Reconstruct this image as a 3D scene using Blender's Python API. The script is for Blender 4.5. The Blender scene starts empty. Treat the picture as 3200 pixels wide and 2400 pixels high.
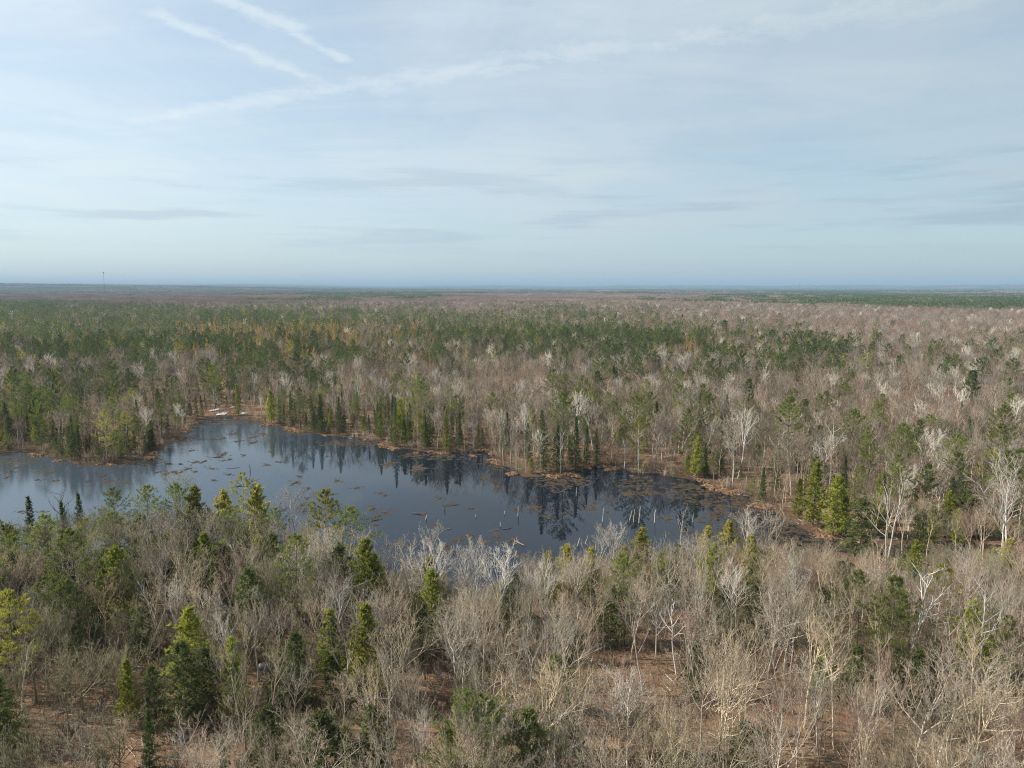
import bpy, math, random
import numpy as np
from mathutils import Vector, Euler

# ------------------------------------------------------------------ camera, sky, sun, exposure
scene = bpy.context.scene
R = math.radians
CAM_H = 52.0
FPX = 2219.0                      # focal length in photo pixels (3200 wide)
PITCH = math.atan((1200 - 898) / FPX)
SUN_AZ, SUN_EL = -86.0, 36.0      # degrees, clockwise from the view direction

cam_d = bpy.data.cameras.new("camera")
cam_d.sensor_width = 36.0
cam_d.lens = 36.0 * FPX / 3200.0
cam_d.clip_start = 0.5
cam_d.clip_end = 90000.0
cam = bpy.data.objects.new("camera", cam_d)
scene.collection.objects.link(cam)
cam.location = (0, 0, CAM_H)
cam.rotation_euler = (math.pi / 2 - PITCH, 0, 0)
scene.camera = cam

sun_d = bpy.data.lights.new("sun", 'SUN')
sun_d.energy = 5.0
sun_d.angle = R(0.6)
sun_d.color = (1.0, 0.93, 0.82)
sun = bpy.data.objects.new("sun", sun_d)
scene.collection.objects.link(sun)
sdir = Vector((math.cos(R(SUN_EL)) * math.sin(R(SUN_AZ)), math.cos(R(SUN_EL)) * math.cos(R(SUN_AZ)), math.sin(R(SUN_EL))))
sun.rotation_euler = sdir.to_track_quat('Z', 'Y').to_euler()
sun.location = (0, 0, 300)

vs = scene.view_settings
vs.view_transform = 'Standard'
vs.look = 'None'
vs.exposure = 0.84
vs.gamma = 1.0
vs.use_curve_mapping = False
cy = scene.cycles
cy.max_bounces = 5
cy.diffuse_bounces = 1
cy.glossy_bounces = 2
cy.transmission_bounces = 2
cy.volume_bounces = 0
cy.transparent_max_bounces = 4
cy.caustics_reflective = False
cy.caustics_refractive = False
cy.sample_clamp_indirect = 4.0
cy.filter_width = 1.1 if hasattr(cy, "filter_width") else 1.5
cy.use_denoising = True
cy.denoiser = 'OPENIMAGEDENOISE'
cy.denoising_input_passes = 'RGB_ALBEDO_NORMAL'
cy.denoising_prefilter = 'NONE'


def pix_dir(px, py):
    """world direction through photo pixel (3200 x 2400)"""
    x, y, z = (px - 1600) / FPX, 1.0, -(py - 1200) / FPX
    c, s = math.cos(PITCH), math.sin(PITCH)
    return np.array([x, y * c + z * s, -y * s + z * c])


def at(px, py, z=0.0):
    d = pix_dir(px, py)
    t = (z - CAM_H) / d[2]
    return d[0] * t, d[1] * t


def to_pix(x, y, z):
    c, s = math.cos(PITCH), math.sin(PITCH)
    dz = z - CAM_H
    f = y * c - dz * s
    u = y * s + dz * c
    f = np.maximum(f, 1e-3)
    return 1600 + FPX * x / f, 1200 - FPX * u / f


# ---- node helpers
def N(nt, typ, **kw):
    n = nt.nodes.new(typ)
    for k, v in kw.items():
        if k.startswith('i_'):
            n.inputs[k[2:].replace('_', ' ')].default_value = v
        elif k.startswith('n_'):
            n.inputs[int(k[2:])].default_value = v
        else:
            setattr(n, k, v)
    return n


def math_n(nt, op, a, b=None, c=None, clamp=False):
    n = nt.nodes.new('ShaderNodeMath')
    n.operation = op
    n.use_clamp = clamp
    for i, v in enumerate((a, b, c)):
        if v is None:
            continue
        if isinstance(v, (int, float)):
            n.inputs[i].default_value = v
        else:
            nt.links.new(v, n.inputs[i])
    return n.outputs[0]


def smooth(nt, v, lo, hi):
    n = nt.nodes.new('ShaderNodeMapRange')
    n.interpolation_type = 'SMOOTHSTEP'
    n.inputs['From Min'].default_value = lo
    n.inputs['From Max'].default_value = hi
    nt.links.new(v, n.inputs['Value'])
    return n.outputs[0]


def mixc(nt, f, a, b, blend='MIX'):
    n = nt.nodes.new('ShaderNodeMix')
    n.data_type = 'RGBA'
    n.blend_type = blend
    for sock, v in ((n.inputs[0], f), (n.inputs[6], a), (n.inputs[7], b)):
        if isinstance(v, (int, float)):
            sock.default_value = v
        elif isinstance(v, tuple):
            sock.default_value = (*v[:3], 1)
        else:
            nt.links.new(v, sock)
    return n.outputs[2]


# ---- world: clear sky, a thin veil of high cloud and old contrails in the cloud layer
world = bpy.data.worlds.new("World")
scene.world = world
world.use_nodes = True
wt = world.node_tree
wt.nodes.clear()
w_out = N(wt, 'ShaderNodeOutputWorld')
bg = N(wt, 'ShaderNodeBackground')
SKY_S = 0.092
bg.inputs['Strength'].default_value = SKY_S
wt.links.new(bg.outputs[0], w_out.inputs[0])
sky = N(wt, 'ShaderNodeTexSky')
sky.sky_type = 'NISHITA'
sky.sun_disc = False
sky.sun_elevation = R(SUN_EL)
sky.sun_rotation = R(SUN_AZ % 360)
sky.altitude = 300
sky.air_density = 1.0
sky.dust_density = 0.8
sky.ozone_density = 1.0
tc = N(wt, 'ShaderNodeTexCoord')
sep = N(wt, 'ShaderNodeSeparateXYZ')
wt.links.new(tc.outputs['Generated'], sep.inputs[0])
HZ = 0.07
zc = math_n(wt, 'MAXIMUM', sep.outputs[2], 0.0)
zz = math_n(wt, 'ADD', zc, HZ)
uu = math_n(wt, 'DIVIDE', sep.outputs[0], zz)
vv = math_n(wt, 'DIVIDE', sep.outputs[1], zz)
uv = N(wt, 'ShaderNodeCombineXYZ')
wt.links.new(uu, uv.inputs[0])
wt.links.new(vv, uv.inputs[1])


def sky_uv(px, py):
    d = pix_dir(px, py)
    d = d / np.linalg.norm(d)
    return np.array([d[0], d[1]]) / (max(d[2], 0) + HZ)


def wnoise(scale, detail, rough, stretch=(1, 1, 1), rot=0.0, off=(0, 0, 0), dist=0.0):
    mp = N(wt, 'ShaderNodeMapping')
    mp.inputs['Scale'].default_value = stretch
    mp.inputs['Rotation'].default_value = (0, 0, rot)
    mp.inputs['Location'].default_value = off
    wt.links.new(uv.outputs[0], mp.inputs[0])
    n = N(wt, 'ShaderNodeTexNoise')
    n.inputs['Scale'].default_value = scale
    n.inputs['Detail'].default_value = detail
    n.inputs['Roughness'].default_value = rough
    n.inputs['Distortion'].default_value = dist
    wt.links.new(mp.outputs[0], n.inputs['Vector'])
    return n.outputs['Fac']


edge_n = wnoise(7.0, 7, 0.72)
edge_s = math_n(wt, 'SUBTRACT', edge_n, 0.5)
tear = wnoise(3.2, 8, 0.75, (1, 1, 1), 0, (5.5, 2.5, 0), 0.3)


def streak(pts, width, wob=1.0, soft=0.35):
    """factor of a cloud streak that follows a line in the cloud layer"""
    tot = None
    for (a, b, w0) in pts:
        p0, p1 = sky_uv(*a), sky_uv(*b)
        dv = p1 - p0
        L = np.linalg.norm(dv)
        dv = dv / L
        nv = np.array([-dv[1], dv[0]])
        s = math_n(wt, 'SUBTRACT', math_n(wt, 'ADD', math_n(wt, 'MULTIPLY', uu, float(dv[0])), math_n(wt, 'MULTIPLY', vv, float(dv[1]))), float(p0 @ dv))
        q = math_n(wt, 'SUBTRACT', math_n(wt, 'ADD', math_n(wt, 'MULTIPLY', uu, float(nv[0])), math_n(wt, 'MULTIPLY', vv, float(nv[1]))), float(p0 @ nv))
        q = math_n(wt, 'ADD', math_n(wt, 'ABSOLUTE', q), math_n(wt, 'MULTIPLY', edge_s, wob * w0))
        f = math_n(wt, 'SUBTRACT', 1.0, smooth(wt, q, w0 * soft, w0))
        f = math_n(wt, 'MULTIPLY', f, smooth(wt, s, -0.02 * L, 0.12 * L))
        f = math_n(wt, 'MULTIPLY', f, math_n(wt, 'SUBTRACT', 1.0, smooth(wt, s, 0.85 * L, 1.03 * L)))
        tot = f if tot is None else math_n(wt, 'MAXIMUM', tot, f)
    return math_n(wt, 'MULTIPLY', math_n(wt, 'MULTIPLY', tot, width), smooth(wt, tear, 0.26, 0.54))


veil_a = wnoise(0.55, 6, 0.60, (1.0, 0.55, 1), R(18), (3.1, 1.7, 0), 0.4)
veil_b = wnoise(1.6, 5, 0.62, (0.45, 1.0, 1), R(-12), (7.3, 2.2, 0), 0.6)
veil = math_n(wt, 'ADD', math_n(wt, 'MULTIPLY', smooth(wt, veil_a, 0.30, 0.68), 0.55), math_n(wt, 'MULTIPLY', smooth(wt, veil_b, 0.34, 0.72), 0.35))
s1 = streak([((420, 15), (1010, 262), 0.075), ((640, -30), (960, 105), 0.075), ((900, 95), (1100, 200), 0.05)], 0.52, 2.6, 0.0)
s2 = streak([((330, 400), (1230, 245), 0.13), ((1080, 285), (2080, 120), 0.17), ((1900, 150), (3300, -30), 0.22)], 0.56, 2.0, 0.0)
veil = math_n(wt, 'MAXIMUM', veil, math_n(wt, 'ADD', math_n(wt, 'MULTIPLY', veil, 0.45), math_n(wt, 'ADD', s1, s2)))
# thinner towards the horizon, where the air itself shows
veil = math_n(wt, 'MULTIPLY', veil, smooth(wt, zc, 0.0, 0.10))
veil = math_n(wt, 'ADD', math_n(wt, 'MULTIPLY', veil, 0.56), 0.42, clamp=True)
sky_c = mixc(wt, 1.0, sky.outputs[0], (0.76, 0.88, 0.90), 'MULTIPLY')
sdot = N(wt, 'ShaderNodeVectorMath', operation='DOT_PRODUCT')
wt.links.new(tc.outputs['Generated'], sdot.inputs[0])
sdot.inputs[1].default_value = tuple(sdir)
glow = smooth(wt, sdot.outputs['Value'], -0.75, 0.95)     # thin cloud is brighter towards the sun
ccol = mixc(wt, glow, (2.85, 3.42, 3.75), (5.6, 6.1, 6.3))
cl = mixc(wt, veil, sky_c, ccol)
bvec = N(wt, 'ShaderNodeCombineXYZ')
wt.links.new(math_n(wt, 'MULTIPLY', sep.outputs[0], 3.2), bvec.inputs[0])
wt.links.new(math_n(wt, 'MULTIPLY', sep.outputs[1], 3.2), bvec.inputs[1])
wt.links.new(math_n(wt, 'MULTIPLY', sep.outputs[2], 42.0), bvec.inputs[2])
bn = N(wt, 'ShaderNodeTexNoise')
bn.inputs['Scale'].default_value = 1.0
bn.inputs['Detail'].default_value = 7.0
bn.inputs['Roughness'].default_value = 0.6
wt.links.new(bvec.outputs[0], bn.inputs['Vector'])
band = math_n(wt, 'MULTIPLY', smooth(wt, bn.outputs['Fac'], 0.50, 0.66), math_n(wt, 'MULTIPLY', smooth(wt, zc, 0.03, 0.07), math_n(wt, 'SUBTRACT', 1.0, smooth(wt, zc, 0.12, 0.22))))
cl = mixc(wt, math_n(wt, 'MULTIPLY', band, 0.52), cl, mixc(wt, glow, (1.9, 2.6, 3.2), (3.4, 4.2, 4.75)))   # low grey-blue cloud bands
low = math_n(wt, 'POWER', 2.718, math_n(wt, 'MULTIPLY', zc, -16.0))     # the dense air low over the land
cl = mixc(wt, math_n(wt, 'MULTIPLY', low, 0.75), cl, mixc(wt, glow, (2.2, 2.95, 3.75), (3.4, 4.25, 4.95)))
wt.links.new(cl, bg.inputs['Color'])

rng = np.random.default_rng(7)


# ------------------------------------------------------------------ materials
def new_mat(name):
    m = bpy.data.materials.new(name)
    m.use_nodes = True
    nt = m.node_tree
    p = nt.nodes['Principled BSDF']
    return m, nt, p


def bark(name, c1, c2, c3, rough=0.9):
    m, nt, p = new_mat(name)
    oi = N(nt, 'ShaderNodeObjectInfo')
    g = N(nt, 'ShaderNodeNewGeometry')
    n = N(nt, 'ShaderNodeTexNoise', i_Scale=0.045, i_Detail=3.0)
    nt.links.new(g.outputs['Position'], n.inputs['Vector'])
    n2 = N(nt, 'ShaderNodeTexNoise', i_Scale=1.3, i_Detail=3.0)
    nt.links.new(g.outputs['Position'], n2.inputs['Vector'])
    a = mixc(nt, oi.outputs['Random'], c1, c2)
    b = mixc(nt, smooth(nt, n.outputs['Fac'], 0.45, 0.75), a, c3)
    v = math_n(nt, 'ADD', math_n(nt, 'MULTIPLY', n2.outputs['Fac'], 0.7), 0.62)
    r2 = math_n(nt, 'FRACT', math_n(nt, 'MULTIPLY', oi.outputs['Random'], 17.31))
    v = math_n(nt, 'MULTIPLY', v, math_n(nt, 'ADD', math_n(nt, 'MULTIPLY', r2, 0.5), 0.75))
    cv = N(nt, 'ShaderNodeCombineColor')
    for i in range(3):
        nt.links.new(v, cv.inputs[i])
    c = mixc(nt, 1.0, b, cv.outputs[0], 'MULTIPLY')
    nt.links.new(c, p.inputs['Base Color'])
    p.inputs['Roughness'].default_value = rough
    p.inputs['Specular IOR Level'].default_value = 0.15
    return m


def leaf(name, c1, c2, c3, trans=0.50):
    m, nt, p = new_mat(name)
    oi = N(nt, 'ShaderNodeObjectInfo')
    g = N(nt, 'ShaderNodeNewGeometry')
    n = N(nt, 'ShaderNodeTexNoise', i_Scale=0.9, i_Detail=3.0)
    nt.links.new(g.outputs['Position'], n.inputs['Vector'])
    a = mixc(nt, oi.outputs['Random'], c1, c2)
    b = mixc(nt, smooth(nt, n.outputs['Fac'], 0.42, 0.70), a, c3)
    r2 = math_n(nt, 'FRACT', math_n(nt, 'MULTIPLY', oi.outputs['Random'], 23.7))
    v = math_n(nt, 'ADD', math_n(nt, 'MULTIPLY', r2, 0.6), 0.70)
    cv = N(nt, 'ShaderNodeCombineColor')
    for i in range(3):
        nt.links.new(v, cv.inputs[i])
    c = mixc(nt, 1.0, b, cv.outputs[0], 'MULTIPLY')
    nt.links.new(c, p.inputs['Base Color'])
    p.inputs['Roughness'].default_value = 0.65
    p.inputs['Specular IOR Level'].default_value = 0.25
    tr = N(nt, 'ShaderNodeBsdfTranslucent')
    nt.links.new(c, tr.inputs['Color'])
    mx = N(nt, 'ShaderNodeMixShader')
    mx.inputs[0].default_value = trans
    nt.links.new(p.outputs[0], mx.inputs[1])
    nt.links.new(tr.outputs[0], mx.inputs[2])
    nt.links.new(mx.outputs[0], nt.nodes['Material Output'].inputs['Surface'])
    return m


M = {
    'tan': bark('bark_tan', (0.50, 0.415, 0.30), (0.43, 0.36, 0.26), (0.52, 0.425, 0.305)),
    'grey': bark('bark_grey', (0.47, 0.43, 0.37), (0.37, 0.33, 0.28), (0.44, 0.385, 0.315)),
    'red': bark('bark_reddish', (0.40, 0.28, 0.225), (0.35, 0.265, 0.215), (0.40, 0.30, 0.24)),
    'olive': bark('bark_olive', (0.245, 0.22, 0.135), (0.21, 0.185, 0.125), (0.27, 0.235, 0.15)),
    'birch': bark('bark_white', (0.62, 0.59, 0.55), (0.50, 0.47, 0.43), (0.55, 0.51, 0.47)),
    'tantwig': bark('twigs_tan', (0.27, 0.215, 0.142), (0.225, 0.182, 0.125), (0.285, 0.225, 0.148)),
    'greytwig': bark('twigs_grey', (0.26, 0.226, 0.18), (0.215, 0.186, 0.146), (0.262, 0.22, 0.165)),
    'redtwig': bark('twigs_red', (0.235, 0.145, 0.115), (0.205, 0.14, 0.11), (0.235, 0.16, 0.125)),
    'olivetwig': bark('twigs_olive', (0.185, 0.170, 0.100), (0.16, 0.145, 0.095), (0.21, 0.18, 0.115)),
    'midtan': bark('woods_tan', (0.20, 0.155, 0.115), (0.165, 0.13, 0.10), (0.21, 0.16, 0.12)),
    'midgrey': bark('woods_grey', (0.215, 0.188, 0.16), (0.175, 0.15, 0.128), (0.20, 0.168, 0.138)),
    'midred': bark('woods_red', (0.205, 0.140, 0.108), (0.172, 0.125, 0.098), (0.20, 0.148, 0.112)),
    'midolive': bark('woods_olive', (0.135, 0.122, 0.082), (0.12, 0.108, 0.075), (0.15, 0.13, 0.09)),
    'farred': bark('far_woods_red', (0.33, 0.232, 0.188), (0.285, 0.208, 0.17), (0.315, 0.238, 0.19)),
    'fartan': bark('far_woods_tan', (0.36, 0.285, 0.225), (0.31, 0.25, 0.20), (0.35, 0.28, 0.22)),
    'weathered': bark('wood_weathered', (0.22, 0.195, 0.165), (0.17, 0.15, 0.125), (0.25, 0.22, 0.19)),
    'brushbrown': bark('brush_brown', (0.15, 0.105, 0.072), (0.125, 0.09, 0.065), (0.17, 0.115, 0.08)),
    'dark': bark('bark_dark', (0.13, 0.105, 0.085), (0.10, 0.085, 0.07), (0.16, 0.13, 0.10)),
    'bleached': bark('wood_bleached', (0.40, 0.37, 0.33), (0.33, 0.30, 0.26), (0.43, 0.40, 0.36)),
    'pine': leaf('needles_pine', (0.120, 0.168, 0.046), (0.175, 0.205, 0.048), (0.23, 0.24, 0.058)),
    'pineyel': leaf('needles_pine_yellow', (0.235, 0.240, 0.045), (0.285, 0.265, 0.050), (0.33, 0.30, 0.065)),
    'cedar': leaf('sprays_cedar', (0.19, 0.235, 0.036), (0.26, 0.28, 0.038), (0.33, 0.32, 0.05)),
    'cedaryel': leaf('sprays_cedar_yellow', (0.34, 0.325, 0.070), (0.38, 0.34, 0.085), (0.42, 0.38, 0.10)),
    'hemlock': leaf('sprays_dark', (0.080, 0.110, 0.032), (0.105, 0.125, 0.038), (0.135, 0.148, 0.046)),
    'spruce': leaf('needles_spruce', (0.066, 0.105, 0.034), (0.092, 0.125, 0.036), (0.125, 0.150, 0.040)),
    'pinefar': leaf('needles_pine_woods', (0.062, 0.098, 0.032), (0.10, 0.135, 0.036), (0.15, 0.17, 0.045), 0.35),
    'larch': leaf('needles_larch', (0.36, 0.235, 0.06), (0.40, 0.25, 0.06), (0.37, 0.25, 0.08)),
}


def mat_ground():
    m, nt, p = new_mat('leaf_litter')
    g = N(nt, 'ShaderNodeNewGeometry')

    def no(s, d=4.0, r=0.6):
        n = N(nt, 'ShaderNodeTexNoise', i_Scale=s, i_Detail=d, i_Roughness=r)
        nt.links.new(g.outputs['Position'], n.inputs['Vector'])
        return n.outputs['Fac']
    c = mixc(nt, smooth(nt, no(2.6, 8, 0.85), 0.38, 0.62), (0.085, 0.050, 0.031), (0.27, 0.175, 0.108))
    c = mixc(nt, smooth(nt, no(0.16), 0.46, 0.66), c, (0.18, 0.10, 0.062))
    c = mixc(nt, smooth(nt, no(0.5, 5, 0.7), 0.62, 0.74), c, (0.07, 0.055, 0.03))
    # wet, peaty near the pond level
    z = N(nt, 'ShaderNodeSeparateXYZ')
    nt.links.new(g.outputs['Position'], z.inputs[0])
    wet = math_n(nt, 'SUBTRACT', 1.0, smooth(nt, math_n(nt, 'ADD', z.outputs[2], math_n(nt, 'MULTIPLY', no(0.7), -0.35)), -0.05, 0.36))
    c = mixc(nt, math_n(nt, 'MULTIPLY', wet, 0.8), c, (0.055, 0.036, 0.022))
    # far off, where no tree is built, the sheet stands for the canopy
    ln = N(nt, 'ShaderNodeVectorMath', operation='LENGTH')
    nt.links.new(g.outputs['Position'], ln.inputs[0])
    far = smooth(nt, ln.outputs['Value'], 700.0, 1600.0)
    fc = mixc(nt, smooth(nt, no(0.0016, 6, 0.62), 0.44, 0.56), (0.115, 0.082, 0.068), (0.045, 0.060, 0.032))
    c = mixc(nt, far, c, fc)
    nt.links.new(c, p.inputs['Base Color'])
    p.inputs['Roughness'].default_value = 0.95
    p.inputs['Specular IOR Level'].default_value = 0.1
    b = N(nt, 'ShaderNodeBump', i_Strength=0.8, i_Distance=0.15)
    nt.links.new(no(3.5, 5, 0.7), b.inputs['Height'])
    nt.links.new(b.outputs[0], p.inputs['Normal'])
    return m


def mat_water():
    m, nt, p = new_mat('pond_water')
    g = N(nt, 'ShaderNodeNewGeometry')
    p.inputs['Base Color'].default_value = (0.006, 0.009, 0.015, 1)
    p.inputs['IOR'].default_value = 1.333
    big = N(nt, 'ShaderNodeTexNoise', i_Scale=0.012, i_Detail=2.0)
    nt.links.new(g.outputs['Position'], big.inputs['Vector'])
    mp = N(nt, 'ShaderNodeMapping')
    mp.inputs['Scale'].default_value = (0.7, 1.6, 1.0)
    nt.links.new(g.outputs['Position'], mp.inputs[0])
    rp = N(nt, 'ShaderNodeTexNoise', i_Scale=1.5, i_Detail=3.0)
    nt.links.new(mp.outputs[0], rp.inputs['Vector'])
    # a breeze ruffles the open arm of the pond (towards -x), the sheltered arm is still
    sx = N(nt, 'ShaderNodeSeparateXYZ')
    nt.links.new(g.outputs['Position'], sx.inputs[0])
    breeze_and_sheen = math_n(nt, 'SUBTRACT', 1.0, smooth(nt, math_n(nt, 'ADD', sx.outputs[0], math_n(nt, 'MULTIPLY', big.outputs['Fac'], 60.0)), -95.0, 20.0))
    nt.links.new(mixc(nt, breeze_and_sheen, (0.005, 0.008, 0.015), (0.036, 0.050, 0.070)), p.inputs['Base Color'])   # bright sky reflection on the open arm, painted into the base colour
    b = N(nt, 'ShaderNodeBump', i_Distance=0.02)
    nt.links.new(math_n(nt, 'ADD', math_n(nt, 'MULTIPLY', breeze_and_sheen, 0.22), 0.02), b.inputs['Strength'])
    nt.links.new(rp.outputs['Fac'], b.inputs['Height'])
    nt.links.new(b.outputs[0], p.inputs['Normal'])
    nt.links.new(math_n(nt, 'ADD', math_n(nt, 'MULTIPLY', breeze_and_sheen, 0.09), 0.02), p.inputs['Roughness'])
    nt.links.new(math_n(nt, 'ADD', math_n(nt, 'MULTIPLY', breeze_and_sheen, 0.58), 0.42), p.inputs['Specular IOR Level'])  # specular also raised there, to brighten the open arm's painted sky sheen
    return m


def mat_simple(name, c1, c2, scale=3.0, rough=0.9, bump=0.0, spec=0.15):
    m, nt, p = new_mat(name)
    g = N(nt, 'ShaderNodeNewGeometry')
    n = N(nt, 'ShaderNodeTexNoise', i_Scale=scale, i_Detail=5.0, i_Roughness=0.65)
    nt.links.new(g.outputs['Position'], n.inputs['Vector'])
    nt.links.new(mixc(nt, smooth(nt, n.outputs['Fac'], 0.35, 0.65), c1, c2), p.inputs['Base Color'])
    p.inputs['Roughness'].default_value = rough
    p.inputs['Specular IOR Level'].default_value = spec
    if bump:
        b = N(nt, 'ShaderNodeBump', i_Strength=bump, i_Distance=0.1)
        nt.links.new(n.outputs['Fac'], b.inputs['Height'])
        nt.links.new(b.outputs[0], p.inputs['Normal'])
    return m


M['ground'] = mat_ground()
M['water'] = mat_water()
M['sedge'] = mat_simple('dead_sedge', (0.07, 0.050, 0.031), (0.16, 0.118, 0.074), 1.5)
M['sedge_wet'] = mat_simple('drowned_sedge', (0.026, 0.019, 0.012), (0.075, 0.054, 0.034), 1.2)
M['tussock'] = mat_simple('tussock_grass', (0.12, 0.072, 0.042), (0.27, 0.17, 0.10), 1.1)
M['snow'] = mat_simple('old_snow', (0.34, 0.35, 0.37), (0.52, 0.53, 0.55), 1.0, 0.7, 0.3)
M['rock'] = mat_simple('granite', (0.17, 0.17, 0.175), (0.36, 0.355, 0.35), 1.6, 0.85, 0.5)
M['berry'] = mat_simple('red_berries', (0.62, 0.03, 0.025), (0.75, 0.06, 0.04), 2.0, 0.5)
M['steel'] = mat_simple('galvanised_steel', (0.10, 0.10, 0.11), (0.15, 0.15, 0.16), 0.2, 0.6)
M['towerred'] = mat_simple('tower_red_paint', (0.25, 0.05, 0.04), (0.30, 0.06, 0.05), 0.2, 0.6)

# ------------------------------------------------------------------ mesh helpers
COL = scene.collection


def obj(name, data, parent=None, **props):
    o = bpy.data.objects.new(name, data)
    COL.objects.link(o)
    if parent is not None:
        o.parent = parent
    for k, v in props.items():
        if v is not None:
            o[k] = v
    return o


def tri_mesh(name, V, T, mats, mi=None, smooth_shade=False):
    V = np.asarray(V, dtype=np.float32)
    T = np.asarray(T, dtype=np.int32)
    me = bpy.data.meshes.new(name)
    me.vertices.add(len(V))
    me.vertices.foreach_set('co', V.ravel())
    me.loops.add(T.size)
    me.loops.foreach_set('vertex_index', T.ravel())
    me.polygons.add(len(T))
    me.polygons.foreach_set('loop_start', np.arange(0, T.size, 3, dtype=np.int32))
    me.polygons.foreach_set('loop_total', np.full(len(T), 3, dtype=np.int32))
    for m in mats:
        me.materials.append(M[m] if isinstance(m, str) else m)
    if mi is not None:
        me.polygons.foreach_set('material_index', np.asarray(mi, dtype=np.int32))
    if smooth_shade:
        me.polygons.foreach_set('use_smooth', np.ones(len(T), dtype=bool))
    me.update(calc_edges=True)
    return me


class Geo:
    """collects triangles with a material slot each"""
    def __init__(self):
        self.V, self.T, self.I, self.n = [], [], [], 0

    def add(self, V, T, mi=0):
        self.V.append(np.asarray(V, dtype=np.float64).reshape(-1, 3))
        self.T.append(np.asarray(T, dtype=np.int64).reshape(-1, 3) + self.n)
        self.I.append(np.full(len(self.T[-1]), mi, dtype=np.int32))
        self.n += len(self.V[-1])

    def tube(self, pts, rad, sides=5, mi=0, tip=True):
        pts = np.asarray(pts, float)
        rad = np.asarray(rad, float)
        n = len(pts)
        d = pts[-1] - pts[0]
        d = d / (np.linalg.norm(d) + 1e-9)
        a = np.cross(d, [0.31, 0.95, 0.07] if abs(d[1]) < 0.9 else [1, 0, 0])
        a /= np.linalg.norm(a)
        b = np.cross(d, a)
        th = np.arange(sides) * 2 * math.pi / sides
        ring = np.cos(th)[:, None] * a + np.sin(th)[:, None] * b
        nr = n - 1 if tip else n
        V = (pts[:nr, None, :] + rad[:nr, None, None] * ring[None]).reshape(-1, 3)
        k = np.arange(sides)
        k2 = (k + 1) % sides
        T = []
        for i in range(nr - 1):
            o = i * sides
            T.append(np.stack([o + k, o + k2, o + sides + k2], 1))
            T.append(np.stack([o + k, o + sides + k2, o + sides + k], 1))
        if tip:
            V = np.vstack([V, pts[-1]])
            o = (nr - 1) * sides
            T.append(np.stack([o + k, o + k2, np.full(sides, nr * sides)], 1))
        self.add(V, np.vstack(T), mi)

    def blades(self, P, D, L, W, rg, mi=1, face=None, loose=0.7):
        """one pointed triangle per row"""
        P = np.asarray(P, float)
        D = np.asarray(D, float)
        D = D / (np.linalg.norm(D, axis=1, keepdims=True) + 1e-9)
        q = rg.normal(size=D.shape)
        if face is not None:                 # sprays lie flat to the crown's surface
            q = np.asarray(face, float) + q * loose
        S = np.cross(D, q)
        S /= np.linalg.norm(S, axis=1, keepdims=True) + 1e-9
        L = np.broadcast_to(L, (len(P),))[:, None]
        W = np.broadcast_to(W, (len(P),))[:, None]
        V = np.stack([P - S * W * 0.5, P + S * W * 0.5, P + D * L], 1).reshape(-1, 3)
        self.add(V, np.arange(len(P) * 3).reshape(-1, 3), mi)

    def mesh(self, name, mats, smooth_shade=False):
        return tri_mesh(name, np.vstack(self.V), np.vstack(self.T), mats, np.concatenate(self.I), smooth_shade)

    @staticmethod
    def joined(gs):
        g = Geo()
        for a in gs:
            for V, T, I in zip(a.V, a.T, a.I):
                pass
            off = g.n
            g.V += a.V
            g.T += [t + off for t in a.T]
            g.I += a.I
            g.n += a.n
        return g


def vnoise(x, y, seed=0):
    """smooth value noise in -1..1"""
    x = np.asarray(x, float)
    y = np.asarray(y, float)
    xi, yi = np.floor(x), np.floor(y)
    fx, fy = x - xi, y - yi
    fx, fy = fx * fx * (3 - 2 * fx), fy * fy * (3 - 2 * fy)

    def h(a, b):
        s = np.sin(a * 127.1 + b * 311.7 + seed * 74.7) * 43758.5453
        return (s - np.floor(s)) * 2 - 1
    return (h(xi, yi) * (1 - fx) + h(xi + 1, yi) * fx) * (1 - fy) + (h(xi, yi + 1) * (1 - fx) + h(xi + 1, yi + 1) * fx) * fy


# ------------------------------------------------------------------ pond outline (photo pixels on the water plane)
far_px = [(-700, 1520), (-300, 1440), (0, 1418), (70, 1408), (170, 1432), (235, 1448), (290, 1452), (400, 1446), (455, 1432), (500, 1400), (540, 1368),
          (575, 1345), (600, 1320), (650, 1308), (720, 1302), (780, 1310), (860, 1330), (930, 1346), (1000, 1356), (1090, 1368), (1180, 1380),
          (1240, 1402), (1350, 1414), (1470, 1420), (1500, 1398), (1545, 1418), (1565, 1455), (1640, 1488), (1700, 1484), (1760, 1478), (1830, 1456),
          (1900, 1456), (1960, 1476), (2050, 1480), (2120, 1492), (2200, 1500), (2260, 1530), (2330, 1555), (2420, 1602), (2520, 1648), (2640, 1690), (2760, 1703), (2900, 1709), (3020, 1712)]
near_px = [(3020, 1730), (2900, 1734), (2760, 1730), (2650, 1728), (2500, 1740), (2350, 1752), (2200, 1762), (2080, 1775), (1950, 1790), (1800, 1812), (1680, 1838), (1560, 1862), (1440, 1868),
           (1320, 1846), (1200, 1836), (1080, 1806), (960, 1780), (820, 1762), (640, 1742), (460, 1738), (300, 1752), (150, 1786), (0, 1822), (-300, 1870), (-800, 1760)]
POND = np.array([at(*p) for p in far_px + near_px])


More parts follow.
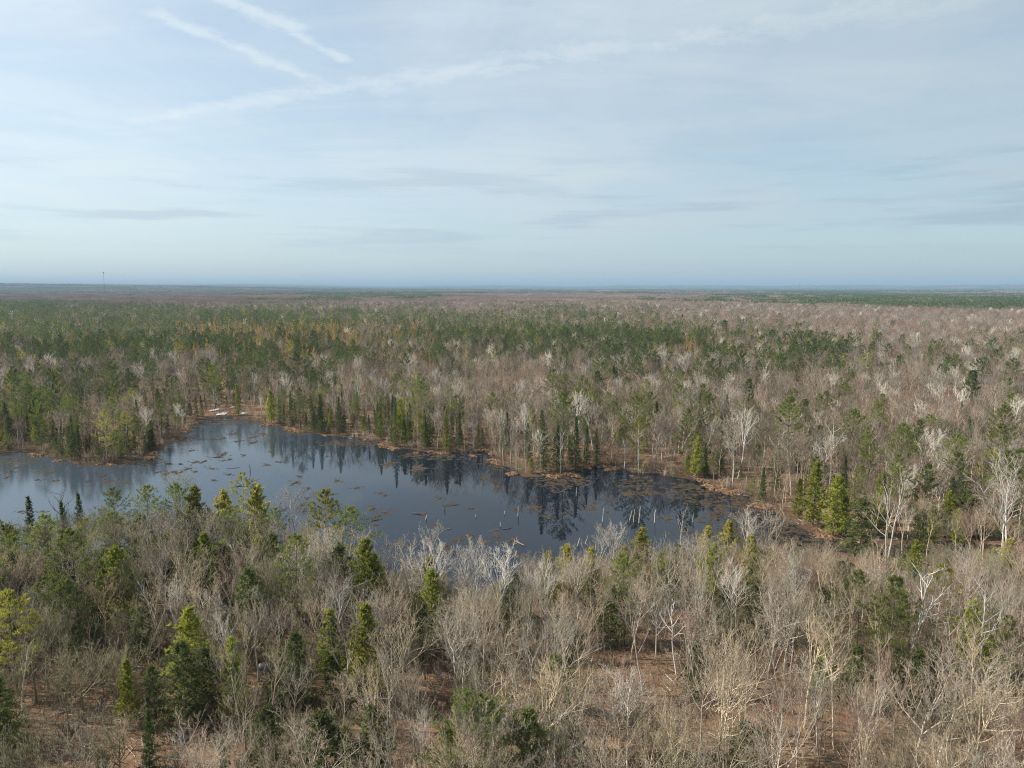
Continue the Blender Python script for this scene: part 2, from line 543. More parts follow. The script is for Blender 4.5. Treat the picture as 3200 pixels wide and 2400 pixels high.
def pond_sd(x, y):
    """signed distance to the pond edge: negative over water"""
    x = np.asarray(x, float)
    y = np.asarray(y, float)
    sh = x.shape
    x, y = x.ravel(), y.ravel()
    best = np.full(x.shape, 1e18)
    ins = np.zeros(x.shape, bool)
    n = len(POND)
    for i in range(n):
        ax, ay = POND[i]
        bx, by = POND[(i + 1) % n]
        dx, dy = bx - ax, by - ay
        t = np.clip(((x - ax) * dx + (y - ay) * dy) / (dx * dx + dy * dy), 0, 1)
        best = np.minimum(best, (x - ax - t * dx) ** 2 + (y - ay - t * dy) ** 2)
        c = ((ay > y) != (by > y))
        if ay != by:
            ins ^= c & (x < (bx - ax) * (y - ay) / (by - ay) + ax)
    d = np.sqrt(best)
    return np.where(ins, -d, d).reshape(sh)


def ground_z(x, y):
    x = np.asarray(x, float)
    y = np.asarray(y, float)
    sd = pond_sd(x, y) + 1.8 * vnoise(x / 9, y / 9, 1) + 0.9 * vnoise(x / 3.2, y / 3.2, 2)
    z = np.where(sd < 0, np.maximum(sd * 0.12, -1.2), 0.45 * (1 - np.exp(-sd / 6.0)) + 1.6 * (1 - np.exp(-np.maximum(sd, 0) / 60.0)))
    w = np.clip((sd - 4) / 40.0, 0, 1)
    z = z + w * (0.55 * vnoise(x / 26, y / 26, 3) + 0.20 * vnoise(x / 7, y / 7, 4))
    d = np.hypot(x, y)
    f1 = np.clip((d - 260) / 700.0, 0, 1)
    z = z + f1 * 2.2 * vnoise(x / 210, y / 210, 5)
    f2 = np.clip((d - 900) / 2500.0, 0, 1)
    z = z + f2 * (5.5 * vnoise(x / 900, y / 620, 6) + 4.0 * vnoise(x / 2600, y / 1400, 8))
    az = np.degrees(np.arctan2(x, np.maximum(y, 1.0)))
    z = z + np.clip((d - 5200) / 4200.0, 0, 1) ** 1.5 * np.interp(az, [-60, -36, -24, -10, 0, 60], [84, 74, 50, 14, 0, 0])
    z = z + np.clip((d - 15000) / 7000.0, 0, 1) ** 1.4 * (70 + 42 * vnoise(az / 5.0, az * 0 + 0.5, 9) + np.interp(az, [-40, -5, 8, 20, 26, 36, 60], [0, 0, 30, 6, 46, 40, 30]))
    return z


def axis(lo, hi, step, far, ratio=1.13):
    a = list(np.arange(lo, hi + step * 0.5, step))
    s = step
    v = hi
    while v < far:
        s *= ratio
        v += s
        a.append(v)
    return a


xs_p = axis(0, 230, 2.0, 36000)
xs = np.array([-v for v in xs_p[:0:-1]] + xs_p)
ys_f = axis(50, 360, 2.0, 36000)
ys_b = [50 - v for v in axis(0, 10, 10, 3000, 1.5)[1:]]
ys = np.array(ys_b[::-1] + ys_f)
GX, GY = np.meshgrid(xs, ys)
GZ = ground_z(GX, GY)
nx, ny = len(xs), len(ys)
ii = (np.arange(ny - 1)[:, None] * nx + np.arange(nx - 1)[None]).ravel()
TT = np.vstack([np.stack([ii, ii + 1, ii + nx + 1], 1), np.stack([ii, ii + nx + 1, ii + nx], 1)])
ground = obj('ground', tri_mesh('ground', np.stack([GX.ravel(), GY.ravel(), GZ.ravel()], 1), TT, ['ground'], None, True), kind='structure',
             label='leaf-littered forest floor spreading to the flat horizon', category='ground')

# water sheet: a grid over the pond's reach, at level zero
wx = np.arange(POND[:, 0].min() - 15, POND[:, 0].max() + 15, 6.0)
wy = np.arange(POND[:, 1].min() - 15, POND[:, 1].max() + 15, 6.0)
WX, WY = np.meshgrid(wx, wy)
ws = pond_sd(WX, WY)
nxw = len(wx)
iw = (np.arange(len(wy) - 1)[:, None] * nxw + np.arange(nxw - 1)[None]).ravel()
keep = ws.ravel()[iw] < 16
iw = iw[keep]
TW = np.vstack([np.stack([iw, iw + 1, iw + nxw + 1], 1), np.stack([iw, iw + nxw + 1, iw + nxw], 1)])
used, inv = np.unique(TW, return_inverse=True)
WV = np.stack([WX.ravel(), WY.ravel(), np.zeros(WX.size)], 1)[used]
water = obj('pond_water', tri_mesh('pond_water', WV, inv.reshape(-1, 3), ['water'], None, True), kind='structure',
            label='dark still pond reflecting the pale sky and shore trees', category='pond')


# ------------------------------------------------------------------ tree builders
def nrm(v):
    return v / (math.sqrt(v[0] * v[0] + v[1] * v[1] + v[2] * v[2]) + 1e-9)


def grow(rg, g, p, d, L, r, lev, P):
    n = P['seg'][lev]
    pts, rad, ds = [p], [r], [d]
    up = np.array([0, 0, P['up'][lev]])
    for i in range(n):
        d = nrm(d + rg.normal(0, P['wob'][lev], 3) + up)
        p = p + d * (L / n)
        pts.append(p)
        ds.append(d)
        rad.append(max(r * (1 - 0.85 * (i + 1) / n), P['rmin']))
    g.tube(pts, rad, P['sides'][lev], 0 if lev < P['finelev'] else 1, True)
    if lev + 1 < len(P['seg']):
        nc = P['nc'][lev]
        nc = max(1, int(round(nc * rg.uniform(0.75, 1.25))))
        for k in range(nc):
            t = P['t0'] + (1 - P['t0']) * (k + rg.uniform(0.2, 1.0)) / nc
            t = min(t, 0.99)
            fi = t * n
            i = int(fi)
            q = pts[i] + (pts[i + 1] - pts[i]) * (fi - i)
            tang = ds[i + 1]
            pr = nrm(np.cross(tang, rg.normal(size=3)))
            a = rg.uniform(*P['ang'])
            nd = nrm(math.cos(a) * tang + math.sin(a) * pr)
            grow(rg, g, q, nd, L * P['len'][lev] * rg.uniform(0.7, 1.25) * (1.15 - 0.45 * t), max(r * (1 - 0.7 * t) * 0.80, P['rmin'] * 1.3), lev + 1, P)


def bare_tree(seed, h, style='vase', lod=0):
    """returns (trunk Geo, crown Geo); crown slot 0 limbs, slot 1 fine twigs"""
    rg = np.random.default_rng(seed)
    tr, cr = Geo(), Geo()
    cb = {'vase': 0.42, 'tall': 0.50, 'broad': 0.28, 'bush': 0.10, 'birch': 0.40, 'snag': 0.45}[style]
    top = {'vase': 0.80, 'tall': 0.92, 'broad': 0.62, 'bush': 0.30, 'birch': 0.86, 'snag': 0.95}[style]
    elev = {'vase': (34, 74), 'tall': (30, 66), 'broad': (28, 62), 'bush': (48, 82), 'birch': (44, 70), 'snag': (25, 65)}[style]
    r0 = h * {'vase': 0.0105, 'tall': 0.0090, 'broad': 0.0125, 'bush': 0.0075, 'birch': 0.0095, 'snag': 0.011}[style]
    n = 9
    p = np.zeros(3)
    d = nrm(np.array([rg.normal(0, .04), rg.normal(0, .04), 1.0]))
    pts, rad = [np.array([0, 0, -0.5])], [r0 * 1.35]
    for i in range(n):
        pts.append(p.copy())
        rad.append(r0 * (1 - 0.78 * (i / (n - 1)) ** 1.1))
        d = nrm(d + rg.normal(0, 0.055, 3) + [0, 0, 0.10])
        p = p + d * h * top / (n - 1)
    pts, rad = np.array(pts), np.array(rad)
    tr.tube(pts, rad, 7 if lod == 0 else (5 if lod == 1 else 3), 0, True)
    lenk = {'vase': 0.62, 'tall': 0.40, 'broad': 0.66, 'bush': 0.85, 'birch': 0.46, 'snag': 0.34}[style]
    nl = {'vase': 9, 'tall': 13, 'broad': 10, 'bush': 10, 'birch': 12, 'snag': 9}[style]
    if lod == 0:
        P = dict(seg=(5, 4, 2, 1), nc=(5, 5, 3), len=(0.46, 0.52, 0.55), up=(0.13, 0.16, 0.14, 0.10), wob=(0.10, 0.13, 0.14, 0.12), sides=(5, 3, 3, 3), rmin=0.0115)
        if style == 'snag':
            P.update(seg=(5, 3), nc=(3,), rmin=0.012)
    elif lod == 1:
        P = dict(seg=(4, 3, 1), nc=(5, 6), len=(0.48, 0.55), up=(0.13, 0.16, 0.12), wob=(0.10, 0.13, 0.12), sides=(3, 3, 3), rmin=0.027)
        if style == 'snag':
            P.update(seg=(4, 2), nc=(3,), rmin=0.02)
    else:
        P = dict(seg=(2, 1), nc=(9,), len=(0.55,), up=(0.18, 0.15), wob=(0.10, 0.13), sides=(3, 3), rmin=0.055)
    P.update(t0=0.22, ang=(R(22), R(52)), finelev=2 if lod == 0 else (1 if lod == 1 else 1))
    az = rg.uniform(0, 6.28)
    for k in range(nl):
        t = cb + (top - cb) * (k + rg.uniform(0, 0.9)) / nl
        fi = min(t / top, 0.985) * (n - 1) + 1
        i = int(fi)
        i = min(i, n - 1)
        q = pts[i] + (pts[i + 1] - pts[i]) * (fi - i) if i + 1 <= n else pts[i]
        az += 2.4 + rg.normal(0, 0.35)
        e = R(rg.uniform(*elev))
        dd = np.array([math.cos(az) * math.cos(e), math.sin(az) * math.cos(e), math.sin(e)])
        tt = (t - cb) / (top - cb)
        L = h * lenk * (1.0 - 0.55 * tt) * rg.uniform(0.75, 1.15)
        L = min(L, (h * 1.04 - q[2]) / max(0.62, math.sin(e)))
        grow(rg, cr, q, dd, max(L, h * 0.08), rad[i] * rg.uniform(0.6, 0.85), 0, P)
    return tr, cr


def conifer(seed, h, kind, lod=0):
    rg = np.random.default_rng(seed)
    tr, cr = Geo(), Geo()
    z0 = {'pine': 0.22, 'cedar': 0.06, 'hemlock': 0.08, 'spruce': 0.08, 'larch': 0.25, 'thinpine': 0.30}[kind]
    W = h * {'pine': 0.235, 'cedar': 0.25, 'hemlock': 0.30, 'spruce': 0.145, 'larch': 0.12, 'thinpine': 0.19}[kind] * rg.uniform(0.85, 1.15)
    r0 = h * 0.0105
    n = 7
    wob = rg.normal(0, 0.004 * h, (n + 2, 2)).cumsum(0) * 0.6
    pts = np.array([[wob[i, 0] * (i > 0), wob[i, 1] * (i > 0), -0.5 if i == 0 else h * (i - 1) / n] for i in range(n + 2)])
    rad = np.array([r0 * (1.25 if i == 0 else max(0.03, 1 - (i - 1) / n)) for i in range(n + 2)])
    tr.tube(pts, rad, (6, 4, 3)[lod], 0, True)
    nb = {'pine': 56, 'cedar': 130, 'hemlock': 100, 'spruce': 105, 'larch': 60, 'thinpine': 44}[kind]
    ns = {'pine': 20, 'cedar': 11, 'hemlock': 13, 'spruce': 9, 'larch': 10, 'thinpine': 14}[kind]
    kb = {'pine': 10, 'cedar': 5, 'hemlock': 5, 'spruce': 5, 'larch': 4, 'thinpine': 8}[kind]
    bl = {'pine': 0.34, 'cedar': 0.34, 'hemlock': 0.36, 'spruce': 0.30, 'larch': 0.26, 'thinpine': 0.34}[kind]
    bw = {'pine': 0.075, 'cedar': 0.16, 'hemlock': 0.15, 'spruce': 0.13, 'larch': 0.10, 'thinpine': 0.075}[kind]
    if lod == 1:
        nb, ns, kb, bl, bw = int(nb * 0.62), int(ns * 0.75), min(kb - 1, 6), bl * 1.4, bw * 2.2
    elif lod == 2:
        nb, ns, kb, bl, bw = int(nb * 0.36), 3, 3, bl * 2.8, bw * 4.6
    P, D, LL = [], [], []
    az = rg.uniform(0, 6.28)
    for k in range(nb):
        t = (k + rg.uniform(0, 1)) / nb
        if kind in ('pine', 'thinpine'):
            t = (math.floor(t * 13) + rg.uniform(0, 0.45)) / 13          # whorls
            prof = (0.50 + 0.62 * math.sin(math.pi * min(1, (t * 0.85 + 0.12)))) * (1 - t ** 3.0) * rg.uniform(0.55, 1.15) + 0.07
            el = -8 + 52 * t + rg.normal(0, 7)
        elif kind in ('cedar', 'hemlock'):
            prof = (1 - t) ** 0.62 * (0.62 + 0.38 * min(1, t / 0.18)) * rg.uniform(0.5, 1.2) * (1 + 0.22 * math.sin(az * 2 + t * 9 + seed) + 0.12 * math.sin(az * 5 + t * 23)) + 0.05
            el = (8 if kind == 'cedar' else -6) + 42 * t + rg.normal(0, 9)
        else:
            prof = (1 - t) ** 0.9 * rg.uniform(0.75, 1.2) + 0.035
            el = -16 + 50 * t + rg.normal(0, 7)
        z = h * (z0 + (0.985 - z0) * t)
        az += 2.4 + rg.normal(0, 0.4)
        Lb = W * prof
        e = R(el)
        d = np.array([math.cos(az) * math.cos(e), math.sin(az) * math.cos(e), math.sin(e)])
        b0 = np.array([np.interp(z, pts[1:, 2], pts[1:, 0]), np.interp(z, pts[1:, 2], pts[1:, 1]), z])
        tip = {'pine': 0.28, 'thinpine': 0.24, 'cedar': 0.22, 'hemlock': -0.12, 'spruce': 0.14, 'larch': 0.05}[kind] * Lb
        s = np.linspace(0, 1, 4)[:, None]
        bp = b0 + d * Lb * s + np.array([0, 0, 1.0]) * tip * s ** 2
        if lod < 2 and Lb > 0.5:
            cr.tube(bp, np.array([1, .7, .4, .1]) * max(0.014, r0 * 0.28 * prof) * (1 if lod == 0 else 1.4), 3, 0, True)
        m = max(2, int(ns * (0.45 + 0.75 * prof)))
        inner = {'pine': 0.38, 'thinpine': 0.45, 'cedar': 0.28, 'hemlock': 0.22, 'spruce': 0.15, 'larch': 0.2}[kind]
        ts = inner + (1.02 - inner) * rg.uniform(0, 1, m) ** 0.8
        side = nrm(np.cross(d, [0, 0, 1.0]))
        lat = rg.normal(0, 1, m) * {'pine': 0.20, 'thinpine': 0.14, 'cedar': 0.16, 'hemlock': 0.22, 'spruce': 0.15, 'larch': 0.10}[kind] * Lb * (1.15 - 0.6 * ts)
        c = b0 + d * Lb * ts[:, None] + np.array([0, 0, 1.0]) * (tip * ts ** 2)[:, None] + side * lat[:, None]
        c[:, 2] += rg.normal(0, 0.05 + 0.02 * W, m) + (0.06 * Lb if kind in ('pine', 'thinpine') else 0)
        for j in range(kb):
            P.append(c + rg.normal(0, 0.07 + 0.04 * (lod + 0), c.shape))
            up = {'pine': 0.75, 'thinpine': 0.7, 'cedar': 0.45, 'hemlock': 0.0, 'spruce': 0.1, 'larch': 0.25}[kind]
            D.append(d * 0.8 + rg.normal(0, 0.75, c.shape) + np.array([0, 0, up]))
            LL.append(bl * rg.uniform(0.7, 1.3, m))
    # leader
    P.append(np.array([[pts[-1, 0], pts[-1, 1], h * 0.975]] * 6))
    D.append(rg.normal(0, 0.35, (6, 3)) + [0, 0, 1])
    LL.append(np.full(6, bl * 1.2))
    P, D, LL = np.vstack(P), np.vstack(D), np.concatenate(LL)
    cx_ = np.interp(P[:, 2], pts[1:, 2], pts[1:, 0])
    cy2 = np.interp(P[:, 2], pts[1:, 2], pts[1:, 1])
    out = np.stack([P[:, 0] - cx_, P[:, 1] - cy2, np.zeros(len(P))], 1)
    out /= np.linalg.norm(out, axis=1, keepdims=True) + 1e-6
    out[:, 2] = {'pine': 1.2, 'thinpine': 1.2, 'cedar': 0.6, 'hemlock': 1.0, 'spruce': 0.7, 'larch': 0.6}[kind]
    out /= np.linalg.norm(out, axis=1, keepdims=True)
    cr.blades(P, D, LL, bw * rg.uniform(0.7, 1.3, len(P)), rg, 1, out, 0.45)
    return tr, cr


# prototype library: key -> dict(trunk mesh, crown mesh, h) ; joined object for the massed woods
PROTO = {}
JOINED = {}


def add_proto(key, h, trg, crg, mats_t, mats_c, separate=True):
    d = dict(h=h)
    if separate:
        d['trunk'] = trg.mesh(key + '_trunk', mats_t)
        d['crown'] = crg.mesh(key + '_crown', mats_c)
    PROTO[key] = d
    j = Geo.joined([trg, crg])
    # trunk uses slot 0 = limb bark too
    d['geo'] = j
    d['mats'] = [mats_t[0], mats_c[1]] if mats_c[0] == mats_t[0] else mats_c
    return d


def joined_obj(key):
    """an unlinked object whose mesh the massed woods repeat"""
    if key not in JOINED:
        d = PROTO[key]
        JOINED[key] = bpy.data.objects.new('source_' + key, d['geo'].mesh(key, d['mats']))
    return JOINED[key]


BT = {}      # (style,tint) near variants
sd_ = 100
for tint, style, h, count in (('tan', 'vase', 13, 3), ('tan', 'tall', 15, 3), ('red', 'vase', 12, 2), ('red', 'tall', 14, 1), ('grey', 'vase', 13, 3), ('grey', 'tall', 14, 1), ('grey', 'broad', 10.5, 2),
                              ('olive', 'broad', 10, 3), ('olive', 'vase', 11, 2), ('tan', 'bush', 5.5, 2), ('olive', 'bush', 5, 2), ('birch', 'birch', 14, 4), ('birch', 'snag', 15, 2),
                              ('dark', 'snag', 12, 1), ('bleached', 'snag', 16, 2)):
    for c in range(count):
        sd_ += 1
        key = f'{tint}_{style}_{c}'
        tg, cg = bare_tree(sd_, h, style)
        limb = tint
        fine = {'birch': 'grey', 'red': 'redtwig', 'grey': 'greytwig', 'tan': 'tantwig', 'olive': 'olivetwig'}.get(tint, tint)
        if style == 'snag':
            fine = tint
        add_proto(key, h, tg, cg, [limb], [limb, fine])
        BT.setdefault((tint, style), []).append(key)
CT = {}
for kind, foli, h, count in (('pine', 'pine', 18, 3), ('thinpine', 'pineyel', 17, 2), ('pine', 'pineyel', 15, 1), ('cedar', 'cedar', 12, 3), ('cedar', 'cedaryel', 10, 2),
                             ('hemlock', 'hemlock', 11, 3), ('spruce', 'spruce', 14, 3), ('spruce', 'cedar', 12, 1), ('larch', 'larch', 14, 2)):
    for c in range(count):
        sd_ += 1
        key = f'{kind}_{foli}_{c}'
        tg, cg = conifer(sd_, h, kind)
        b = 'grey' if kind in ('larch', 'thinpine') else 'dark'
        add_proto(key, h, tg, cg, [b], [b, foli])
        CT.setdefault((kind, foli), []).append(key)
# coarser versions for the middle and far distance
MID, FAR = {}, {}
for tint, style, h, count in (('tan', 'vase', 13, 2), ('tan', 'tall', 15, 2), ('red', 'vase', 12, 2), ('grey', 'vase', 13, 2), ('olive', 'vase', 12, 2), ('birch', 'birch', 14, 1), ('birch', 'snag', 15, 1)):
    for lod, D_ in ((1, MID), (2, FAR)):
        for c in range(count):
            sd_ += 1
            key = f'{tint}_{style}_lod{lod}_{c}'
            tg, cg = bare_tree(sd_, h, style, lod)
            fine = {'birch': 'grey', 'red': 'midred', 'grey': 'midgrey', 'tan': 'midtan', 'olive': 'midolive'}.get(tint, tint) if style != 'snag' else tint
            add_proto(key, h, tg, cg, [tint], [tint, fine], lod == 1)
            D_.setdefault(tint if style != 'snag' else 'snag', []).append(key)
for kind, foli, h, count in (('pine', 'pinefar', 18, 4), ('thinpine', 'pineyel', 17, 1), ('cedar', 'cedar', 12, 2), ('hemlock', 'hemlock', 12, 2), ('spruce', 'spruce', 14, 2), ('larch', 'larch', 14, 2)):
    for lod, D_ in ((1, MID), (2, FAR)):
        for c in range(count):
            sd_ += 1
            key = f'{kind}_{foli}_lod{lod}_{c}'
            tg, cg = conifer(sd_, h, kind, lod)
            b = 'grey' if kind in ('larch', 'thinpine') else 'dark'
            add_proto(key, h, tg, cg, [b], [b, foli], lod == 1)
            D_.setdefault(kind, []).append(key)

# ------------------------------------------------------------------ where which trees grow
# share of conifers (tenths) read off the photograph: rows are photo heights, 16 columns of 200 px
CMAP_Y = [900, 915, 930, 945, 960, 975, 990, 1010, 1035, 1060, 1090, 1120, 1150, 1180, 1220, 1270, 1330, 1400, 1500, 1700, 1900, 2150]
CMAP = ["5555555555666666", "4445565444566655", "1112354211256666", "2211111122346788", "8842332243223589", "8876643354211124", "8888875554220000", "8888888776420000",
        "8888768887632111", "8887666778854322", "7776554455644333", "5555664444444322", "2355675433443322", "2234444212334333", "2332221101333322", "3222332122221111",
        "5654543333221111", "7764544454321111", "3333332222221222", "2234322112211111", "2233321111121111", "2233321001111111"]
CM = np.array([[int(c) for c in r] for r in CMAP], float) / 10


def conifer_share(px, py):
    c = np.clip(px / 200 - 0.5, 0, 14.999)
    r = np.interp(py, CMAP_Y, np.arange(len(CMAP_Y)))
    r = np.clip(r, 0, len(CMAP_Y) - 1.001)
    c0, r0 = c.astype(int), r.astype(int)
    fc, fr = c - c0, r - r0
    return (CM[r0, c0] * (1 - fc) + CM[r0, c0 + 1] * fc) * (1 - fr) + (CM[r0 + 1, c0] * (1 - fc) + CM[r0 + 1, c0 + 1] * fc) * fr


def jitter_grid(ymin, ymax, step, rg, dmin=0, dmax=1e9, margin=35):
    X, Y = [], []
    ys_ = np.arange(ymin, ymax, step)
    for y in ys_:
        w = 0.80 * abs(y) + margin
        x = np.arange(-w, w, step)
        X.append(x + rg.uniform(-0.5, 0.5, len(x)) * step * 1.05)
        Y.append(y + rg.uniform(-0.5, 0.5, len(x)) * step * 1.05)
    X, Y = np.concatenate(X), np.concatenate(Y)
    d = np.hypot(X, Y)
    k = (d >= dmin) & (d < dmax)
    return X[k], Y[k]


LANDMARKS = [("the shore snow patches", at(690, 1300)), ("the spruce-covered point", at(280, 1430)), ("the twin-forked white birch", at(2880, 1960)),
             ("the big grey boulder", at(830, 2090)), ("the trio of drowned poles", at(1982, 1632)), ("the yellow thicket pine", at(40, 2060)),
             ("the narrow weedy inlet", at(2520, 1690)), ("the small red-berried shrub", at(1590, 1440)), ("the thin pale shore pine", at(2000, 1485)),
             ("the bare leaning conifer trunks", at(2790, 1640)), ("the white birch row", at(1450, 1900)), ("the dark dead oak", at(200, 1740)),
             ("the big dense cedar pair", at(1150, 1960)), ("the open leaf-covered floor", at(1900, 2200)), ("the bleached fallen log", at(1570, 1960)),
             ("the pale lichen-grey boulder", at(564, 2310)), ("the yellow-tipped cedar clump", at(2240, 1760)), ("the lone white snag", at(2607, 1440)),
             ("the largest floating sedge mat", at(1308, 1464)), ("the drowned leaning stub", at(1331, 1623)), ("the ragged shore pine", at(2234, 1500)),
             ("the tall flat-crowned pine", at(2640, 1300)), ("the broad inlet cedar", at(2965, 1660)), ("the double-topped pine", at(1500, 2330))]
LMX = np.array([p for _, p in LANDMARKS])


def zone_of(x, y):
    d = np.hypot(x, y)
    sd = float(pond_sd(np.array([x]), np.array([y]))[0])
    if d < 330:
        k = int(np.argmin(np.hypot(LMX[:, 0] - x, LMX[:, 1] - y)))
        dd = np.hypot(LMX[k, 0] - x, LMX[k, 1] - y)
        return ('beside ' if dd < 12 else 'towards ') + LANDMARKS[k][0] if sd > 5 else 'at the waterline near ' + LANDMARKS[k][0]
    return 'in the woods far behind the pond'


TINT_WORD = {'tan': 'tan', 'red': 'reddish-twigged', 'grey': 'grey', 'olive': 'olive-grey', 'birch': 'white-barked', 'dark': 'dark', 'bleached': 'bleached'}
STYLE_WORD = {'vase': 'ascending', 'tall': 'slender tall', 'broad': 'wide-crowned', 'bush': 'many-stemmed', 'birch': 'fan-topped', 'snag': 'broken'}


def plant(name, key, x, y, h, rz, label, cat, group, lean=(0, 0), wide=1.0):
    pr = PROTO[key]
    z = float(ground_z(np.array([x]), np.array([y]))[0])
    z = max(z, -0.9)
    root = obj(name, None, label=label, category=cat, group=group)
    root.location = (x, y, z - 0.05)
    root.rotation_euler = (lean[0], lean[1], rz)
    s = h / pr['h']
    root.scale = (s * wide, s * wide, s)
    obj('trunk', pr['trunk'], root)
    obj('crown', pr['crown'], root)
    return root


PLACED = []          # (x, y, radius) of individually placed trees, kept clear by the filler


def by_top(px, py, h):
    """foot of a tree of height h whose top is seen at a photo pixel"""
    z = 1.0
    for _ in range(4):
        x, y = at(px, py, z + h)
        z = float(ground_z(np.array([x]), np.array([y]))[0])
        z = max(z, -0.3)
    return x, y


rl = random.Random(5)
# ---- conifers one can pick out: (x, y of the top in the photo, height m, kind, foliage)
CON = """87 1560 11 s|195 1570 10 s|239 1546 11 s|352 1527 13 p|457 1519 13 p|550 1511 13 p|591 1532 12 e|751 1480 15 t|705 1543 10 e|792 1530 10 e|857 1584 12 p|1014 1527 17 y|1090 1580 15 p|
477 1674 9 c|325 1714 9 c|570 1641 9 h|618 1690 8 c|803 1674 11 c|914 1671 7 e|136 1796 13 p|22 1839 14 y|586 1901 12 c|1036 1901 11 c|640 1744 9 h|434 1869 8 h|922 1977 10 h|228 1950 6 h|
570 2005 11 h|835 2205 9 h|1127 1690 14 c|1168 1733 11 c|1130 1890 13 c|1043 1930 10 p|1336 1739 11 e|1347 1782 12 c|1716 1728 9 e|1773 1703 9 e|1841 1711 9 e|1949 1711 10 e|2003 1652 10 e|
1911 1825 9 h|1472 2145 15 p|1523 2160 14 p|1407 2260 11 p|1645 2210 13 h|1738 2048 12 h|1173 2205 12 h|1030 2220 12 h|1287 1852 9 h|2208 1646 9 e|2279 1630 11 e|2355 1679 10 e|2360 1740 10 c|
2371 1803 10 h|2870 1690 9 c|2860 1787 8 h|2968 1700 7 h|2176 2015 7 h|2328 2248 9 h|3158 1685 8 e|2870 2032 8 h|2566 1836 7 h|2150 1272 18 p|2234 1419 12 p|2354 1496 9 p|2550 1449 15 c|
2617 1486 13 c|2816 1417 17 p|2756 1521 10.5 c|2965 1536 10 c|3025 1524 10.3 p|2920 1580 8 c|3000 1590 8 c|3037 1302 14 s|3149 1262 19 p|2468 1233 21 p|2557 1228 16 p|2637 1193 17 p|2754 1228 15 p|2344 1183 15 h|2239 1148 17 p|
2657 1039 22 p|2920 1063 20 p|2995 1108 20 p|3065 1118 19 p|3040 1158 17 h|3169 1118 20 p|2781 1073 18 p|2582 1034 19 p|2523 1039 19 p|2264 999 20 h|2602 1153 12 e|2652 1138 12 e|2682 1128 13 c|
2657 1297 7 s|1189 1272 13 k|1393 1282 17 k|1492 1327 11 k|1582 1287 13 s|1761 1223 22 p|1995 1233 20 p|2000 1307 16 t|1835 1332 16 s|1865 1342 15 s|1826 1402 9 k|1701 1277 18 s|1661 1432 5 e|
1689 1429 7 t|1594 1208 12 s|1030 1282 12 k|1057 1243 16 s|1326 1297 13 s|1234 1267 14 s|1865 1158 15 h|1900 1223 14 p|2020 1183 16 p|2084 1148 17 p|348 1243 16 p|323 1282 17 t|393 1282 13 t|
363 1347 11 p|244 1337 13 s|224 1327 13 s|209 1332 12 s|184 1332 11 s|303 1357 10 s|119 1292 15 p|20 1357 11 p|741 1203 15 k|845 1223 14 c|885 1272 10 s|935 1213 17 p|975 1238 15 s|1029 1310 9 k|
497 1243 14 p|612 1243 12 s|75 1168 18 p|271 1158 17 p|182 1148 17 p|403 1148 18 p|632 1118 20 p|666 1138 19 p|527 1068 20 p|766 1083 20 p|806 1098 19 p|855 1098 19 p|470 1128 18 p|288 1093 19 p|
343 1168 16 p|910 1225 15 s|1000 1235 15 s|955 1290 9 s|870 1240 13 s|1740 1330 14 s|1800 1300 15 s|1650 1320 12 s|1780 1365 9 s|2180 1370 13 c|2500 1500 10 c|2640 1550 10 c|2700 1560 11 h|2880 1590 10 h"""
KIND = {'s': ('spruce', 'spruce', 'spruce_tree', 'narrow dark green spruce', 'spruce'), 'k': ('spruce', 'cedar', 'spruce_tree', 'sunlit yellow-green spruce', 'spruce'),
        'p': ('pine', 'pine', 'pine_tree', 'green plumed white pine', 'pine tree'), 't': ('thinpine', 'pineyel', 'pine_tree', 'thin yellowish pine showing its trunk', 'pine tree'),
        'y': ('pine', 'pineyel', 'pine_tree', 'bright yellow-green pine', 'pine tree'), 'c': ('cedar', 'cedar', 'cedar_tree', 'dense conical green cedar', 'cedar'),
        'e': ('cedar', 'cedaryel', 'cedar_tree', 'yellowish pale cedar', 'cedar'), 'h': ('hemlock', 'hemlock', 'hemlock_tree', 'spreading dark hemlock', 'hemlock'),
        'l': ('larch', 'larch', 'larch_tree', 'straw-yellow thin larch', 'larch')}
GROUP = {'spruce_tree': 'spruces of the pond woods', 'pine_tree': 'pines of the pond woods', 'cedar_tree': 'cedars of the pond woods', 'hemlock_tree': 'hemlocks of the pond woods',
         'larch_tree': 'larches of the pond woods', 'bare_tree': 'leafless trees of the pond woods', 'birch_tree': 'birches of the pond woods', 'dead_tree': 'dead trees of the pond woods'}


def size_word(h, lo, hi):
    return 'small ' if h < lo else ('tall ' if h > hi else '')


def plant_conifer(code, x, y, h, far=False):
    kind, foli, name, text, cat = KIND[code]
    key = rl.choice(CT[(kind, foli)])
    if far and kind in MID and foli != 'cedaryel':
        key = rl.choice(MID[kind])
    lo, hi = {'spruce': (9, 14), 'pine': (12, 18.5), 'thinpine': (12, 16), 'cedar': (8.5, 12.5), 'hemlock': (7.5, 11.5), 'larch': (10, 16)}[kind]
    lab = size_word(h, lo, hi) + text + ' ' + zone_of(x, y)
    plant(name, key, x, y, h, rl.uniform(0, 6.28), lab, cat, GROUP[name], (rl.gauss(0, .02), rl.gauss(0, .02)), rl.uniform(0.9, 1.12))
    PLACED.append((x, y, h * {'pine': 0.16, 'thinpine': 0.13, 'cedar': 0.17, 'hemlock': 0.18, 'spruce': 0.11, 'larch': 0.10}[kind]))


